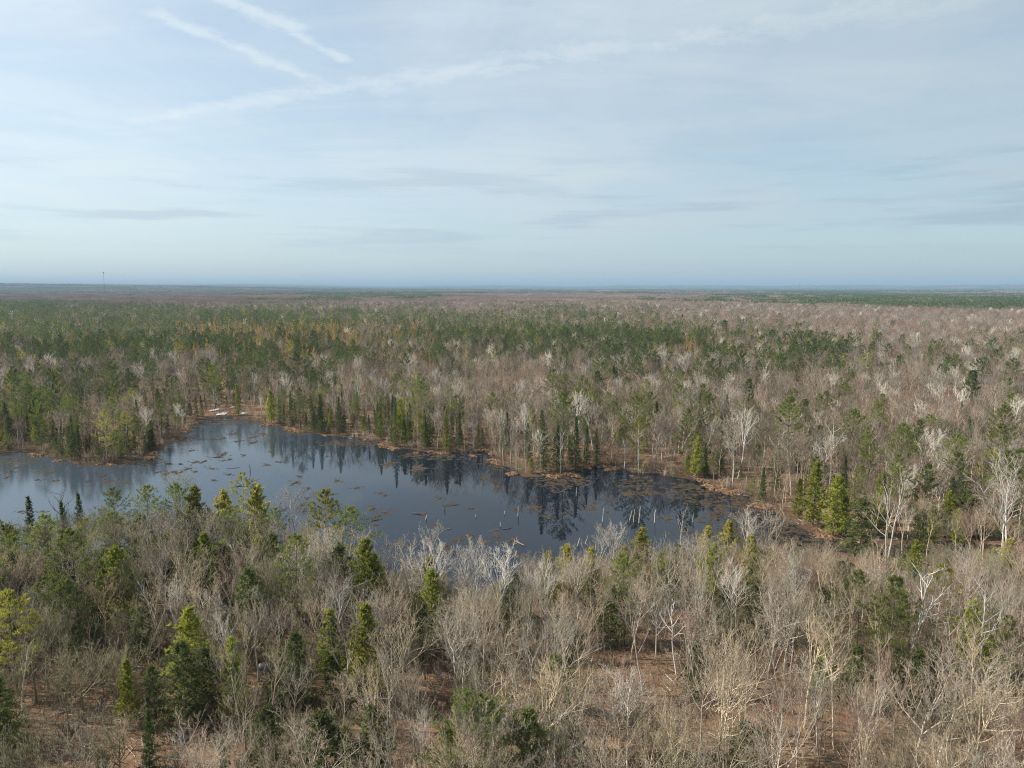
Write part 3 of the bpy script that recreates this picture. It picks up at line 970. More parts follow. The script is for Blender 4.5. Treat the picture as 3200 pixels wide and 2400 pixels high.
COUNT = {}
for item in CON.replace('\n', '').split('|'):
    a, b, h, code = item.split()
    h = float(h)
    x, y = by_top(float(a), float(b), h)
    if pond_sd(np.array([x]), np.array([y]))[0] < 0.3:
        # keep its feet dry: move back along the view ray to the shore
        for f in np.linspace(0.75, 1.35, 61)[np.argsort(np.abs(np.linspace(0.75, 1.35, 61) - 1))]:
            if pond_sd(np.array([x * f]), np.array([y * f]))[0] > 0.8:
                h2 = CAM_H - (CAM_H - h) * f
                if 3.5 < h2 < 26:
                    x, y, h = x * f, y * f, h2
                    break
    plant_conifer(code, x, y, h, math.hypot(x, y) > 330)
    COUNT[KIND[code][2]] = COUNT.get(KIND[code][2], 0) + 1

# ---- bare trees one can pick out: top pixel, height, style, lean, label
BARE = [(1315, 1674, 15, 'birch', 'birch', 0, 'white birch with a wide fan of pale twigs before dark water'), (1352, 1703, 14, 'birch', 'birch', 0, 'straight white birch with a low bent side limb at the water'),
        (1472, 1709, 14, 'birch', 'birch', -.03, 'white birch with a double top standing against the dark water'), (1492, 1706, 14, 'birch', 'birch', .06, 'slim leaning white birch crossing its neighbour at the water'),
        (1553, 1725, 14, 'birch', 'birch', 0, 'round-topped white birch at the end of the birch row'), (1862, 1627, 12, 'birch', 'birch', 0, 'pale birch whose crown rises over open pond beside yellow cedars'),
        (1917, 1644, 11, 'birch', 'birch', .05, 'smaller pale birch with a bent top beside yellow cedars'), (1217, 1695, 12, 'grey', 'vase', 0, 'grey bare tree between the dense cedar and the white birches'),
        (1032, 1782, 13, 'birch', 'birch', 0, 'pale birch close behind the dense cedar pair'), (1705, 1755, 13, 'birch', 'birch', 0, 'broad pale bare tree with a silvery round crown on the bank'),
        (1786, 1744, 13, 'grey', 'vase', 0, 'silvery bare tree joined crown to crown with a pale neighbour'), (917, 1711, 12, 'birch', 'birch', 0, 'silver-twigged birch in the thicket above dark evergreens'),
        (976, 1668, 13, 'birch', 'birch', 0, 'thin pale birch with a bushy silver top'), (776, 1782, 11, 'grey', 'broad', 0, 'silver-grey bare tree with upswept spreading limbs in the thicket'),
        (1047, 1766, 12, 'grey', 'vase', 0, 'pale bare tree behind the yellow-green cedar'), (98, 1766, 9, 'grey', 'broad', 0, 'low grey dome of fine bare twigs above a green pine'),
        (439, 1787, 10, 'birch', 'snag', -.25, 'pale many-forked leaning snag in the brushy thicket'), (727, 1668, 12, 'birch', 'snag', -.22, 'white birch trunk leaning out of the thicket'),
        (488, 1598, 12, 'grey', 'broad', -.1, 'pale crooked bare tree over the pond thicket'), (184, 1527, 12, 'dark', 'snag', -.06, 'dark dead oak with crooked bare limbs against the water'),
        (2914, 1760, 17, 'birch', 'snag', .14, 'bright white birch forking into two crooked bare tops'), (3076, 1825, 15, 'birch', 'snag', 0, 'bright white twin-stemmed birch with stubby upright branches'),
        (2344, 1598, 12, 'birch', 'birch', .05, 'pale birch whose top shows over the weedy inlet'), (2404, 1614, 11, 'grey', 'vase', 0, 'grey bare tree beside the weedy inlet water'),
        (3180, 1445, 21, 'birch', 'birch', 0, 'huge pale many-limbed tree rising over the inlet woods'), (2822, 1480, 19, 'bleached', 'snag', .10, 'bare leaning conifer trunk with short stubs by the inlet'),
        (2775, 1520, 17, 'bleached', 'snag', -.06, 'thin dead conifer trunk with drooping stubs by the inlet'), (2469, 1815, 12, 'grey', 'broad', 0, 'dark-trunked bare tree with a tangle of grey branches'),
        (2607, 1312, 18, 'birch', 'snag', 0, 'lone white forked snag above the tan woods'), (2393, 1123, 18, 'birch', 'snag', 0, 'far white snag among dark conifers'),
        (2131, 1576, 9, 'bleached', 'snag', 0, 'thin dead spar with short twigs in the bank brush'), (567, 1500, 14, 'olive', 'vase', 0, 'dark bare tree with upswept limbs beside the yellowish pine'),
        (930, 1535, 12, 'grey', 'tall', 0, 'grey slender bare tree at the water left of a yellow pine'.replace('left of', 'next to')), (1640, 1265, 15, 'birch', 'birch', 0, 'pale bare tree on the shore above the red-berried shrub'),
        (1595, 1340, 11, 'grey', 'vase', 0, 'silvery bushy bare tree on the tussock shore'), (1800, 1235, 18, 'birch', 'birch', .03, 'tall white-stemmed tree on the wooded point'),
        (1850, 1230, 18, 'birch', 'birch', -.03, 'pale-limbed tree next to the tall pine on the shore'), (1690, 1345, 12, 'birch', 'birch', 0, 'white-stemmed birch on the tip of the wooded point'),
        (1753, 1340, 13, 'birch', 'snag', 0, 'white broken-topped birch trunk on the wooded point'), (2330, 1290, 18, 'birch', 'birch', .08, 'pale leaning bare tree over the inlet bank'),
        (2280, 1340, 16, 'grey', 'tall', -.1, 'grey slanting bare tree next to the ragged shore pine'), (668, 1215, 15, 'birch', 'snag', 0, 'single white stem behind the snow patches'),
        (1115, 1180, 16, 'grey', 'vase', 0, 'dark-limbed tall bare tree behind the pond shore'), (1200, 1185, 15, 'birch', 'birch', 0, 'whitish bare crown behind the pond shore'),
        (1420, 1210, 17, 'grey', 'vase', 0, 'big grey bare tree rising over the pond shore woods')]
for (a, b, h, tint, style, lean, lab) in BARE:
    x, y = by_top(a, b, h)
    if pond_sd(np.array([x]), np.array([y]))[0] < -2:
        for f in np.linspace(0.8, 1.3, 51)[np.argsort(np.abs(np.linspace(0.8, 1.3, 51) - 1))]:
            if pond_sd(np.array([x * f]), np.array([y * f]))[0] > -1 and 5 < CAM_H - (CAM_H - h) * f < 24:
                h = CAM_H - (CAM_H - h) * f
                x, y = x * f, y * f
                break
    nm = 'dead_tree' if style == 'snag' and tint != 'birch' else ('birch_tree' if tint == 'birch' else 'bare_tree')
    plant(nm, rl.choice(BT[(tint, style)]), x - lean * h * 0.9, y, h, rl.uniform(0, 6.28) if not lean else 0, lab, {'dead_tree': 'dead tree', 'birch_tree': 'birch', 'bare_tree': 'bare tree'}[nm], GROUP[nm], (0, lean))
    PLACED.append((x, y, h * 0.13))
    COUNT[nm] = COUNT.get(nm, 0) + 1

# ---- the rest of the woods
PL = np.array(PLACED)


def free_of_placed(X, Y, k=1.0):
    ok = np.ones(len(X), bool)
    for (x, y, r) in PLACED:
        ok &= (X - x) ** 2 + (Y - y) ** 2 > (r * k) ** 2
    return ok


def clearing(X, Y):
    """open leaf-covered floor and thin spots (0 closed .. 1 open)"""
    v = np.zeros(len(X))
    for px, py, rx, ry in ((1900, 2130, 13, 5), (1560, 2330, 7, 4), (1780, 2330, 9, 4), (430, 2350, 12, 4), (760, 2370, 12, 4), (2350, 2230, 8, 4), (2120, 2280, 10, 5), (1330, 2320, 6, 5), (2780, 2300, 12, 5)):
        cx, cy_ = at(px, py, 1.5)
        v = np.maximum(v, 1 - np.clip(((X - cx) / rx) ** 2 + ((Y - cy_) / ry) ** 2, 0, 1))
    return v


LINE_X = [-400, 0, 200, 330, 600, 760, 900, 1010, 1120, 1200, 1300, 1450, 1560, 1650, 1800, 1950, 2100, 2250, 2400, 2600, 2700, 2850, 3000, 3200, 3400]
LINE_Y = [1620, 1605, 1592, 1572, 1550, 1570, 1600, 1620, 1700, 1740, 1745, 1790, 1790, 1745, 1745, 1705, 1690, 1672, 1692, 1716, 1722, 1722, 1712, 1695, 1680]


def decide(X, Y, rg):
    """species code and height for each spot"""
    n = len(X)
    d = np.hypot(X, Y)
    px, py = to_pix(X, Y, np.full(n, 9.0))
    share = conifer_share(px, np.where(py < 900, 900, py))
    clump = vnoise(X / 34, Y / 34, 21) + 0.7 * vnoise(X / 95, Y / 95, 22)
    share = np.where(d > 150, np.clip(share + 0.55 * (share - 0.38) + (share > 0.04) * (0.52 * clump * np.clip(share * 3, 0, 1)) + np.where((py > 1080) & (d > 170), 0.06, 0), 0, 0.92), share)
    share = np.where((py > 1480) & (d < 140), share * 0.95, share)
    con = rg.uniform(0, 1, n) < share
    u = rg.uniform(0, 1, n)
    code = np.full(n, 'tan   ')
    # bare tints
    red = np.clip(0.13 + 0.22 * vnoise(X / 60, Y / 60, 31) + np.where(d > 420, 0.40, 0) - np.where((d < 150) & (px < 1300), 0.08, 0), 0.02, 0.9)
    left = np.clip((1300 - px) / 1000, 0, 1) * (d < 150)
    oli = 0.14 + 0.55 * left
    gry = 0.26 + 0.12 * vnoise(X / 45, Y / 45, 33)
    code = np.where(u < red, 'red', np.where(u < red + oli, 'olive', np.where(u < red + oli + gry, 'grey', 'tan')))
    code = np.where(~con & (rg.uniform(0, 1, n) < np.where(d > 600, 0.022, np.where(d > 160, 0.085, 0.04))), 'birch', code)
    code = np.where(~con & (rg.uniform(0, 1, n) < np.where(d > 600, 0.006, np.where(d > 160, 0.02, 0.006))), 'snag', code)
    v = rg.uniform(0, 1, n)
    sd = pond_sd(X, Y)
    near = d < 150
    shore = (sd < 22) & ~near
    ps = np.where(shore, 0.62, np.where(near, 0.06, 0.22))
    ph = np.where(near, 0.62, 0.12)
    pc = np.where(near, 0.20, 0.10)
    cc = np.where(v < ps, 'spruce', np.where(v < ps + ph, 'hemlock', np.where(v < ps + ph + pc, 'cedar', 'pine')))
    lar = ((px > 550) & (px < 1350) & (py > 1020) & (py < 1160)) | ((px > 2080) & (px < 2500) & (py > 1075) & (py < 1125))
    cc = np.where(lar & (rg.uniform(0, 1, n) < 0.34), 'larch', cc)
    cc = np.where((cc == 'pine') & (rg.uniform(0, 1, n) < 0.10), 'thinpine', cc)
    code = np.where(con, cc, code)
    base = {'tan': 13, 'red': 12, 'grey': 13, 'olive': 11.5, 'birch': 14, 'snag': 13, 'spruce': 12, 'hemlock': 9, 'cedar': 11, 'pine': 17, 'thinpine': 16, 'larch': 15}
    h = np.array([base[c] for c in code]) * rg.uniform(0.78, 1.18, n)
    h = np.where((d > 300) & con, h * rg.choice([0.5, 0.72, 0.9, 1.05], n), h)
    h = np.where((d > 300) & ~con, h * rg.choice([0.72, 0.88, 1.0], n), h)
    h = np.where(near & ~con, h * np.where(px < 1200, 0.74, 0.90), h)
    h = np.where(near & con, h * 0.85, h)
    h *= np.clip(0.72 + sd / 30, 0.72, 1.0)
    h = np.where((d > 150) & (d < 330), h * rg.choice([0.62, 0.82, 0.95], n), h)
    # the canopy line of the bank in front of the pond, measured in the photo, bounds what stands there
    line = np.interp(px, LINE_X, LINE_Y)
    ang = np.arctan((line - 1200) / FPX) + PITCH
    hmax = CAM_H - Y / np.cos(np.arctan(px / FPX * 0)) * np.tan(ang) - 1.0
    bank = (d < np.where(px < 2650, 175, 148)) & (py > 1480) & (px < 3400)
    h = np.where(bank & (px < 1150) & (sd < 34) & (sd > 1) & (hmax > 3), np.maximum(h, np.minimum(hmax, 13) * rg.uniform(0.7, 1.0, n)), h)
    h = np.where(bank, np.minimum(h, hmax * np.where(con, rg.uniform(0.82, 1.0, n), rg.uniform(0.62, 0.97, n) + np.where(px < 1100, 0.12, 0))), h)
    return code, h, d, px, py


rg = np.random.default_rng(11)
XA, YA = jitter_grid(46, 330, 3.55, rg, 48, 330)
sdA = pond_sd(XA, YA)
k = (sdA > 0.4) & free_of_placed(XA, YA)
cl_ = clearing(XA, YA)
k &= rg.uniform(0, 1, len(XA)) > np.clip(cl_ * 1.2, 0, 0.85)
k &= ~((np.hypot(XA, YA) > 160) & (rg.uniform(0, 1, len(XA)) < 0.20))
XA, YA = XA[k], YA[k]
codeA, hA, dA, pxA, pyA = decide(XA, YA, rg)
k = hA > 2.2
XA, YA, codeA, hA, dA, pxA, pyA = (a[k] for a in (XA, YA, codeA, hA, dA, pxA, pyA))
# trees that would stand in front of the water seen in the photo are kept low
order = np.argsort(dA)
inview = (pxA > -60) & (pxA < 3260)
NAMEOF = {'tan': 'bare_tree', 'red': 'bare_tree', 'grey': 'bare_tree', 'olive': 'bare_tree', 'birch': 'birch_tree', 'snag': 'birch_tree', 'spruce': 'spruce_tree', 'hemlock': 'hemlock_tree',
          'cedar': 'cedar_tree', 'pine': 'pine_tree', 'thinpine': 'pine_tree', 'larch': 'larch_tree'}
CODE1 = {'spruce': 's', 'hemlock': 'h', 'cedar': 'c', 'pine': 'p', 'thinpine': 't', 'larch': 'l'}
CAP = {'bare_tree': 300, 'birch_tree': 120, 'spruce_tree': 200, 'hemlock_tree': 150, 'cedar_tree': 140, 'pine_tree': 240, 'larch_tree': 40}
mass = []            # (x, y, code, h, d) for the massed woods
for i in order:
    c, h, x, y, d = str(codeA[i]), float(hA[i]), float(XA[i]), float(YA[i]), float(dA[i])
    nm = NAMEOF[c]
    if inview[i] and COUNT.get(nm, 0) < CAP[nm]:
        COUNT[nm] = COUNT.get(nm, 0) + 1
        if c in CODE1:
            plant_conifer(CODE1[c], x, y, h)
        else:
            if c == 'birch':
                tint, style = 'birch', 'birch'
            elif c == 'snag':
                tint, style = 'birch', 'snag'
            else:
                tint = c
                style = rl.choice({'tan': ['vase', 'tall', 'tall', 'bush'], 'red': ['vase', 'tall'], 'grey': ['vase', 'vase', 'broad'], 'olive': ['broad', 'vase', 'bush']}[c])
                if h < 6 and c in ('tan', 'olive'):
                    style = 'bush'
                elif style == 'bush':
                    h *= 0.6
            lo, hi = (7, 12)
            ln = (rl.gauss(0, .08), rl.gauss(0, .08))
            lw = 'leaning ' if math.hypot(*ln) > .13 else ''
            lab = f"{size_word(h, lo, hi)}{lw}{TINT_WORD[tint]} {STYLE_WORD[style]} {'bare' if tint != 'birch' else 'leafless'} {'birch' if tint == 'birch' else 'tree'} {zone_of(x, y)}"
            plant(nm, rl.choice(BT[(tint, style)]), x, y, h, rl.uniform(0, 6.28), lab, 'birch' if tint == 'birch' else 'bare tree', GROUP[nm], ln, rl.uniform(0.75, 1.3))
    else:
        mass.append((x, y, c, h, d))

XB, YB = jitter_grid(200, 760, 4.9, rg, 330, 760)
codeB, hB, dB, _, _ = decide(XB, YB, rg)
kb_ = free_of_placed(XB, YB)
mass += [(x, y, str(c), h, d) for x, y, c, h, d, o in zip(XB, YB, codeB, hB, dB, kb_) if o]
XC, YC = jitter_grid(500, 1750, 7.8, rg, 760, 1750, 20)
codeC, hC, dC, _, _ = decide(XC, YC, rg)
mass += [(x, y, str(c), h * 1.05, d) for x, y, c, h, d in zip(XC, YC, codeC, hC, dC)]


def scatter(name, pts, idx, rot, scl, sources, **props):
    """one object: a mesh of points on which geometry nodes repeat the source meshes"""
    me = bpy.data.meshes.new(name)
    me.vertices.add(len(pts))
    me.vertices.foreach_set('co', np.asarray(pts, np.float32).ravel())
    a = me.attributes.new('idx', 'INT', 'POINT')
    a.data.foreach_set('value', np.asarray(idx, np.int32))
    a = me.attributes.new('rot', 'FLOAT_VECTOR', 'POINT')
    a.data.foreach_set('vector', np.asarray(rot, np.float32).ravel())
    a = me.attributes.new('scl', 'FLOAT_VECTOR', 'POINT')
    a.data.foreach_set('vector', np.asarray(scl, np.float32).ravel())
    o = obj(name, me, **props)
    ng = bpy.data.node_groups.new(name, 'GeometryNodeTree')
    ng.interface.new_socket('Geometry', in_out='INPUT', socket_type='NodeSocketGeometry')
    ng.interface.new_socket('Geometry', in_out='OUTPUT', socket_type='NodeSocketGeometry')
    gi, go = ng.nodes.new('NodeGroupInput'), ng.nodes.new('NodeGroupOutput')
    at_i = ng.nodes.new('GeometryNodeInputNamedAttribute'); at_i.data_type = 'INT'; at_i.inputs[0].default_value = 'idx'
    at_r = ng.nodes.new('GeometryNodeInputNamedAttribute'); at_r.data_type = 'FLOAT_VECTOR'; at_r.inputs[0].default_value = 'rot'
    at_s = ng.nodes.new('GeometryNodeInputNamedAttribute'); at_s.data_type = 'FLOAT_VECTOR'; at_s.inputs[0].default_value = 'scl'
    join = ng.nodes.new('GeometryNodeJoinGeometry')
    for k, src in enumerate(sources):
        oi = ng.nodes.new('GeometryNodeObjectInfo')
        oi.inputs[0].default_value = src
        cmp_ = ng.nodes.new('FunctionNodeCompare'); cmp_.data_type = 'INT'; cmp_.operation = 'EQUAL'
        ng.links.new(at_i.outputs[0], cmp_.inputs[2]); cmp_.inputs[3].default_value = k
        ip = ng.nodes.new('GeometryNodeInstanceOnPoints')
        ng.links.new(gi.outputs[0], ip.inputs['Points'])
        ng.links.new(cmp_.outputs[0], ip.inputs['Selection'])
        ng.links.new(oi.outputs['Geometry'], ip.inputs['Instance'])
        ng.links.new(at_r.outputs[0], ip.inputs['Rotation'])
        ng.links.new(at_s.outputs[0], ip.inputs['Scale'])
        ng.links.new(ip.outputs[0], join.inputs[0])
    ng.links.new(join.outputs[0], go.inputs[0])
    md = o.modifiers.new('scatter', 'NODES')
    md.node_group = ng
    return o


mx = np.array([m[0] for m in mass]); my = np.array([m[1] for m in mass])
mh = np.array([m[3] for m in mass]); md_ = np.array([m[4] for m in mass])
mz = ground_z(mx, my)
sources, keys = [], {}
midx = np.zeros(len(mass), int)
for i, m in enumerate(mass):
    c, d = m[2], m[4]
    if d < 170:
        tbl = {'tan': BT[('tan', 'vase')] + BT[('tan', 'tall')], 'red': BT[('red', 'vase')], 'grey': BT[('grey', 'vase')], 'olive': BT[('olive', 'vase')], 'birch': BT[('birch', 'birch')], 'snag': BT[('birch', 'snag')],
               'spruce': CT[('spruce', 'spruce')], 'hemlock': CT[('hemlock', 'hemlock')], 'cedar': CT[('cedar', 'cedar')], 'pine': CT[('pine', 'pine')], 'thinpine': CT[('thinpine', 'pineyel')], 'larch': CT[('larch', 'larch')]}
    else:
        tbl = MID if d < 620 else FAR
    key = rl.choice(tbl[c])
    if key not in keys:
        keys[key] = len(sources)
        sources.append(joined_obj(key))
    midx[i] = keys[key]
key_of = {v: k for k, v in keys.items()}
ms = mh / np.array([PROTO[key_of[i]]['h'] for i in midx])
mrot = np.stack([rg.normal(0, .03, len(mass)), rg.normal(0, .03, len(mass)), rg.uniform(0, 6.28, len(mass))], 1)
mw = ms * rg.uniform(0.75, 1.2, len(mass)) * np.where(md_ > 760, 1.2, np.where(md_ > 200, 0.88, 1.0))
mscl = np.stack([mw, mw, ms], 1)
conset = np.array([m[2] in CODE1 for m in mass])
for nm, sel, lab in (('bare_woods', ~conset, 'leafless tan and grey woods covering the land beyond the pond'), ('conifer_woods', conset, 'green pine and spruce woods mixed through the land beyond the pond')):
    used_k = sorted(set(midx[sel]))
    remap = {k: i for i, k in enumerate(used_k)}
    scatter(nm, np.stack([mx, my, mz], 1)[sel], [remap[k] for k in midx[sel]], mrot[sel], mscl[sel], [sources[k] for k in used_k], kind='stuff', label=lab, category='woods')


# ---- far woods: patches of many small tree tops
def patch(seed, kind, size, ntree, hh, ww, blades):
    rg_ = np.random.default_rng(seed)
    g = Geo()
    for i in range(ntree):
        x, y = rg_.uniform(-size / 2, size / 2, 2)
        h = hh * rg_.uniform(0.75, 1.2)
        w = ww * rg_.uniform(0.75, 1.3)
        if kind == 'con':
            t = rg_.uniform(0.15, 1, blades)
            rr = w * (1 - t) ** 0.7 * rg_.uniform(0.4, 1.0, blades)
            a = rg_.uniform(0, 6.28, blades)
            P = np.stack([x + rr * np.cos(a), y + rr * np.sin(a), h * t], 1)
            D = np.stack([np.cos(a), np.sin(a), np.full(blades, 0.6)], 1) + rg_.normal(0, .4, (blades, 3))
            g.blades(P, D, w * 0.55, w * 0.55, rg_, 1, np.stack([np.cos(a), np.sin(a), np.full(blades, 0.8)], 1), 0.5)
        else:
            a = rg_.uniform(0, 6.28, blades)
            rr = w * np.sqrt(rg_.uniform(0, 1, blades))
            P = np.stack([x + rr * np.cos(a) * 0.5, y + rr * np.sin(a) * 0.5, h * (0.45 + 0.25 * (1 - (rr / w) ** 2))], 1)
            D = np.stack([np.cos(a) * rr / w, np.sin(a) * rr / w, np.full(blades, 1.4)], 1) + rg_.normal(0, .25, (blades, 3))
            g.blades(P, D, h * 0.42, w * 0.16, rg_, 0)
            g.tube([[x, y, 0], [x, y, h * 0.6]], [w * 0.06, w * 0.03], 3, 0, True)
    return g


srcs = []
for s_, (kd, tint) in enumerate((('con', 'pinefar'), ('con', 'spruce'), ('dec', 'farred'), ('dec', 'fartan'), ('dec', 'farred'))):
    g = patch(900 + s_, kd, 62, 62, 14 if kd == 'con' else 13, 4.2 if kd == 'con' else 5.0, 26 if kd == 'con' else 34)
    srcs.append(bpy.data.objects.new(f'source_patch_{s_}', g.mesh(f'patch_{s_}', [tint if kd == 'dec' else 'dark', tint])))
XD, YD = jitter_grid(1000, 6200, 48, rg, 1720, 6200, 60)
XE, YE = jitter_grid(4500, 21000, 190, rg, 6100, 21000, 200)
XF, YF = np.concatenate([XD, XE]), np.concatenate([YD, YE])
dF = np.hypot(XF, YF)
zF = ground_z(XF, YF)
pxF, pyF = to_pix(XF, YF, zF + 9)
shF = conifer_share(pxF, np.where(pyF < 900, 900, pyF))
nzF = 0.30 * vnoise(XF / 420, YF / 300, 41) + 0.18 * vnoise(XF / 130, YF / 130, 42)
conF = rg.uniform(0, 1, len(XF)) * 0.45 + 0.275 < shF + nzF
iF = np.where(conF, rg.integers(0, 2, len(XF)), rg.integers(2, 5, len(XF)))
sF = np.where(dF > 6100, 3.6, 1.0)
sclF = np.stack([sF, sF, np.where(dF > 6100, 1.25, 1.0) * rg.uniform(0.85, 1.15, len(XF))], 1)
rotF = np.stack([np.zeros(len(XF)), np.zeros(len(XF)), rg.uniform(0, 6.28, len(XF))], 1)
scatter('far_forest', np.stack([XF, YF, zF - 0.5], 1), iF, rotF, sclF, srcs, kind='stuff', label='far woods fading blue towards the flat horizon', category='forest')


# ---- brush under the trees
def brush(seed, h, n, tint):
    rg_ = np.random.default_rng(seed)
    g = Geo()
    for i in range(n):
        a = rg_.uniform(0, 6.28)
        e = R(rg_.uniform(45, 88))
        d = np.array([math.cos(a) * math.cos(e), math.sin(a) * math.cos(e), math.sin(e)])
        b = np.array([rg_.normal(0, .35), rg_.normal(0, .35), -0.1])
        L = h * rg_.uniform(0.5, 1.1)
        p1 = b + d * L * 0.5
        d2 = nrm(d + rg_.normal(0, .22, 3))
        p2 = p1 + d2 * L * 0.5
        g.tube([b, p1, p2], [0.022, 0.015, 0.006], 3, 0, True)
        for q in range(5):
            t = rg_.uniform(0.3, 1)
            s_ = b + (p1 - b) * min(1, t * 2) if t < .5 else p1 + (p2 - p1) * (t * 2 - 1)
            dd = nrm(d + rg_.normal(0, .55, 3) + [0, 0, .2])
            g.tube([s_, s_ + dd * L * rg_.uniform(.2, .42)], [0.011, 0.004], 3, 0, True)
    return g.mesh(f'brush_{seed}', [tint, tint])


bsrc = [bpy.data.objects.new(f'source_brush_{i}', brush(700 + i, 2.6, 16, t)) for i, t in enumerate(('brushbrown', 'olive', 'brushbrown', 'red', 'olive', 'brushbrown'))]
XU, YU = jitter_grid(46, 300, 2.3, rg, 48, 300, 25)
sdU = pond_sd(XU, YU)
dU = np.hypot(XU, YU)
k = (sdU > -0.6) & (rg.uniform(0, 1, len(XU)) < np.where(dU < 150, 0.92, np.where(sdU < 12, 0.85, 0.34))) & (rg.uniform(0, 1, len(XU)) > clearing(XU, YU) * 0.8)
XU, YU, dU = XU[k], YU[k], dU[k]
su = rg.uniform(0.6, 1.6, len(XU))
pxU, pyU = to_pix(XU, YU, np.zeros(len(XU)))
su = np.where((pxU > 2150) & (pyU > 1600) & (pond_sd(XU, YU) < 14), su * 0.35, su)      # low growth along the inlet
scatter('undergrowth', np.stack([XU, YU, ground_z(XU, YU)], 1), rg.integers(0, 6, len(XU)), np.stack([np.zeros(len(XU)), np.zeros(len(XU)), rg.uniform(0, 6.28, len(XU))], 1),
        np.stack([su, su, su], 1), bsrc, kind='stuff', label='thin leafless brush covering the forest floor under the trees', category='undergrowth')


# dead wood lying on the floor
fsrc = []
for i in range(4):
    rg_ = np.random.default_rng(760 + i)
    g = Geo()
    for q in range(9):
        a = rg_.uniform(0, 6.28)
        L = rg_.uniform(0.8, 3.2)
        b = np.array([rg_.normal(0, 1.2), rg_.normal(0, 1.2), rg_.uniform(0.02, 0.12)])
        d = np.array([math.cos(a), math.sin(a), rg_.uniform(-0.02, 0.18)])
        r_ = rg_.uniform(0.015, 0.06)
        g.tube([b, b + d * L * .5 + [0, 0, .03], b + d * L], [r_, r_ * .8, r_ * .4], 4, 0, True)
    fsrc.append(bpy.data.objects.new(f'source_deadwood_{i}', g.mesh(f'deadwood_{i}', ['weathered' if i % 2 else 'grey'])))
XW_, YW_ = jitter_grid(46, 260, 4.2, rg, 48, 260, 15)
k = pond_sd(XW_, YW_) > 1.5
XW_, YW_ = XW_[k], YW_[k]
sw_ = rg.uniform(0.6, 1.3, len(XW_))
scatter('fallen_branch_litter', np.stack([XW_, YW_, ground_z(XW_, YW_)], 1), rg.integers(0, 4, len(XW_)), np.stack([np.zeros(len(XW_)), np.zeros(len(XW_)), rg.uniform(0, 6.28, len(XW_))], 1),
        np.stack([sw_, sw_, sw_], 1), fsrc, kind='stuff', label='dead branches strewn over the leaf-covered forest floor', category='litter')

# ------------------------------------------------------------------ sedge mats, tussocks, snags, logs, snow, rocks
def mat_geo(seed, nbl=140, lumps=5, thick=0.10):
    rg_ = np.random.default_rng(seed)
    g = Geo()
    # one low irregular disc (radius about 1), open blades lying on it
    nr, na = 5, 30
    ph = rg_.uniform(0, 6.28, 5)
    am = rg_.uniform(0.08, 0.26, 5)

    def rad(a):
        return np.maximum(0.24, 0.74 + sum(am[i] * np.sin((i + 2 + i // 2) * a + ph[i]) for i in range(5)))
    V = [[0, 0, thick * 1.1]]
    for i in range(1, nr + 1):
        for j in range(na):
            a = 2 * math.pi * j / na
            r = rad(a) * i / nr
            zz_ = thick * (1 - (i / nr) ** 2) * rg_.uniform(0.5, 1.5) - (0.05 if i == nr else 0)
            V.append([r * math.cos(a), r * math.sin(a), zz_])
    T = []
    for j in range(na):
        T.append([0, 1 + j, 1 + (j + 1) % na])
        for i in range(nr - 1):
            a, b = 1 + i * na + j, 1 + i * na + (j + 1) % na
            T += [[a, a + na, b + na], [a, b + na, b]]
    g.add(V, T, 0)
    a = rg_.uniform(0, 6.28, nbl)
    r = np.sqrt(rg_.uniform(0, 1, nbl)) * rad(a) * 1.02
    P = np.stack([r * np.cos(a), r * np.sin(a), np.full(nbl, 0.03)], 1)
    D = rg_.normal(0, 1, (nbl, 3)) * [1, 1, 0.22] + [0, 0, 0.12]
    g.blades(P, D, 0.26 * rg_.uniform(0.6, 1.4, nbl), 0.05, rg_, 1)
    return g


MATS = [mat_geo(300 + i) for i in range(6)]
MAT_ME = [g.mesh(f'sedge_mat_{i}', ['sedge_wet', 'sedge']) for i, g in enumerate(MATS)]


def mats_from(items, ox, oy, k):
    return [(ox + X * k, oy + Y * k, w * k, h * k) for X, Y, w, h in items]


ML = mats_from([(70, 850, 30, 15), (150, 830, 60, 20), (215, 840, 50, 25), (320, 795, 50, 20), (410, 822, 30, 8), (405, 718, 50, 15), (505, 710, 40, 35), (600, 793, 35, 12), (740, 620, 50, 25), (700, 645, 40, 20),
                (810, 687, 18, 8), (722, 702, 25, 6), (965, 640, 25, 10), (1290, 600, 32, 8), (1240, 750, 38, 8), (1350, 715, 12, 5), (1385, 717, 8, 5), (365, 582, 50, 10), (900, 475, 80, 15), (1080, 490, 50, 30),
                (1070, 430, 50, 18), (850, 390, 70, 20), (1180, 390, 60, 25), (710, 445, 60, 20), (790, 860, 40, 15), (617, 925, 22, 10), (1560, 955, 50, 30), (1615, 885, 20, 8), (2040, 930, 45, 20), (1710, 1020, 16, 12),
                (1920, 655, 25, 8), (1640, 1210, 35, 35), (1655, 1285, 40, 20), (1700, 1130, 25, 10), (1420, 1270, 40, 40), (1990, 1085, 35, 10), (90, 735, 30, 8), (240, 740, 15, 8)], 500, 1250, .2712)
ML += mats_from([(500, 815, 90, 15), (585, 838, 35, 12), (80, 897, 20, 12), (640, 930, 70, 12), (425, 920, 35, 6), (1245, 932, 70, 22), (1180, 880, 40, 15), (1015, 938, 30, 8), (1440, 955, 45, 12), (1720, 738, 90, 25),
                 (1540, 690, 100, 35), (1930, 735, 30, 8), (1810, 835, 35, 15), (230, 1290, 30, 10), (490, 1285, 40, 10), (180, 780, 60, 20), (110, 830, 50, 12)], 0, 1250, .2712)
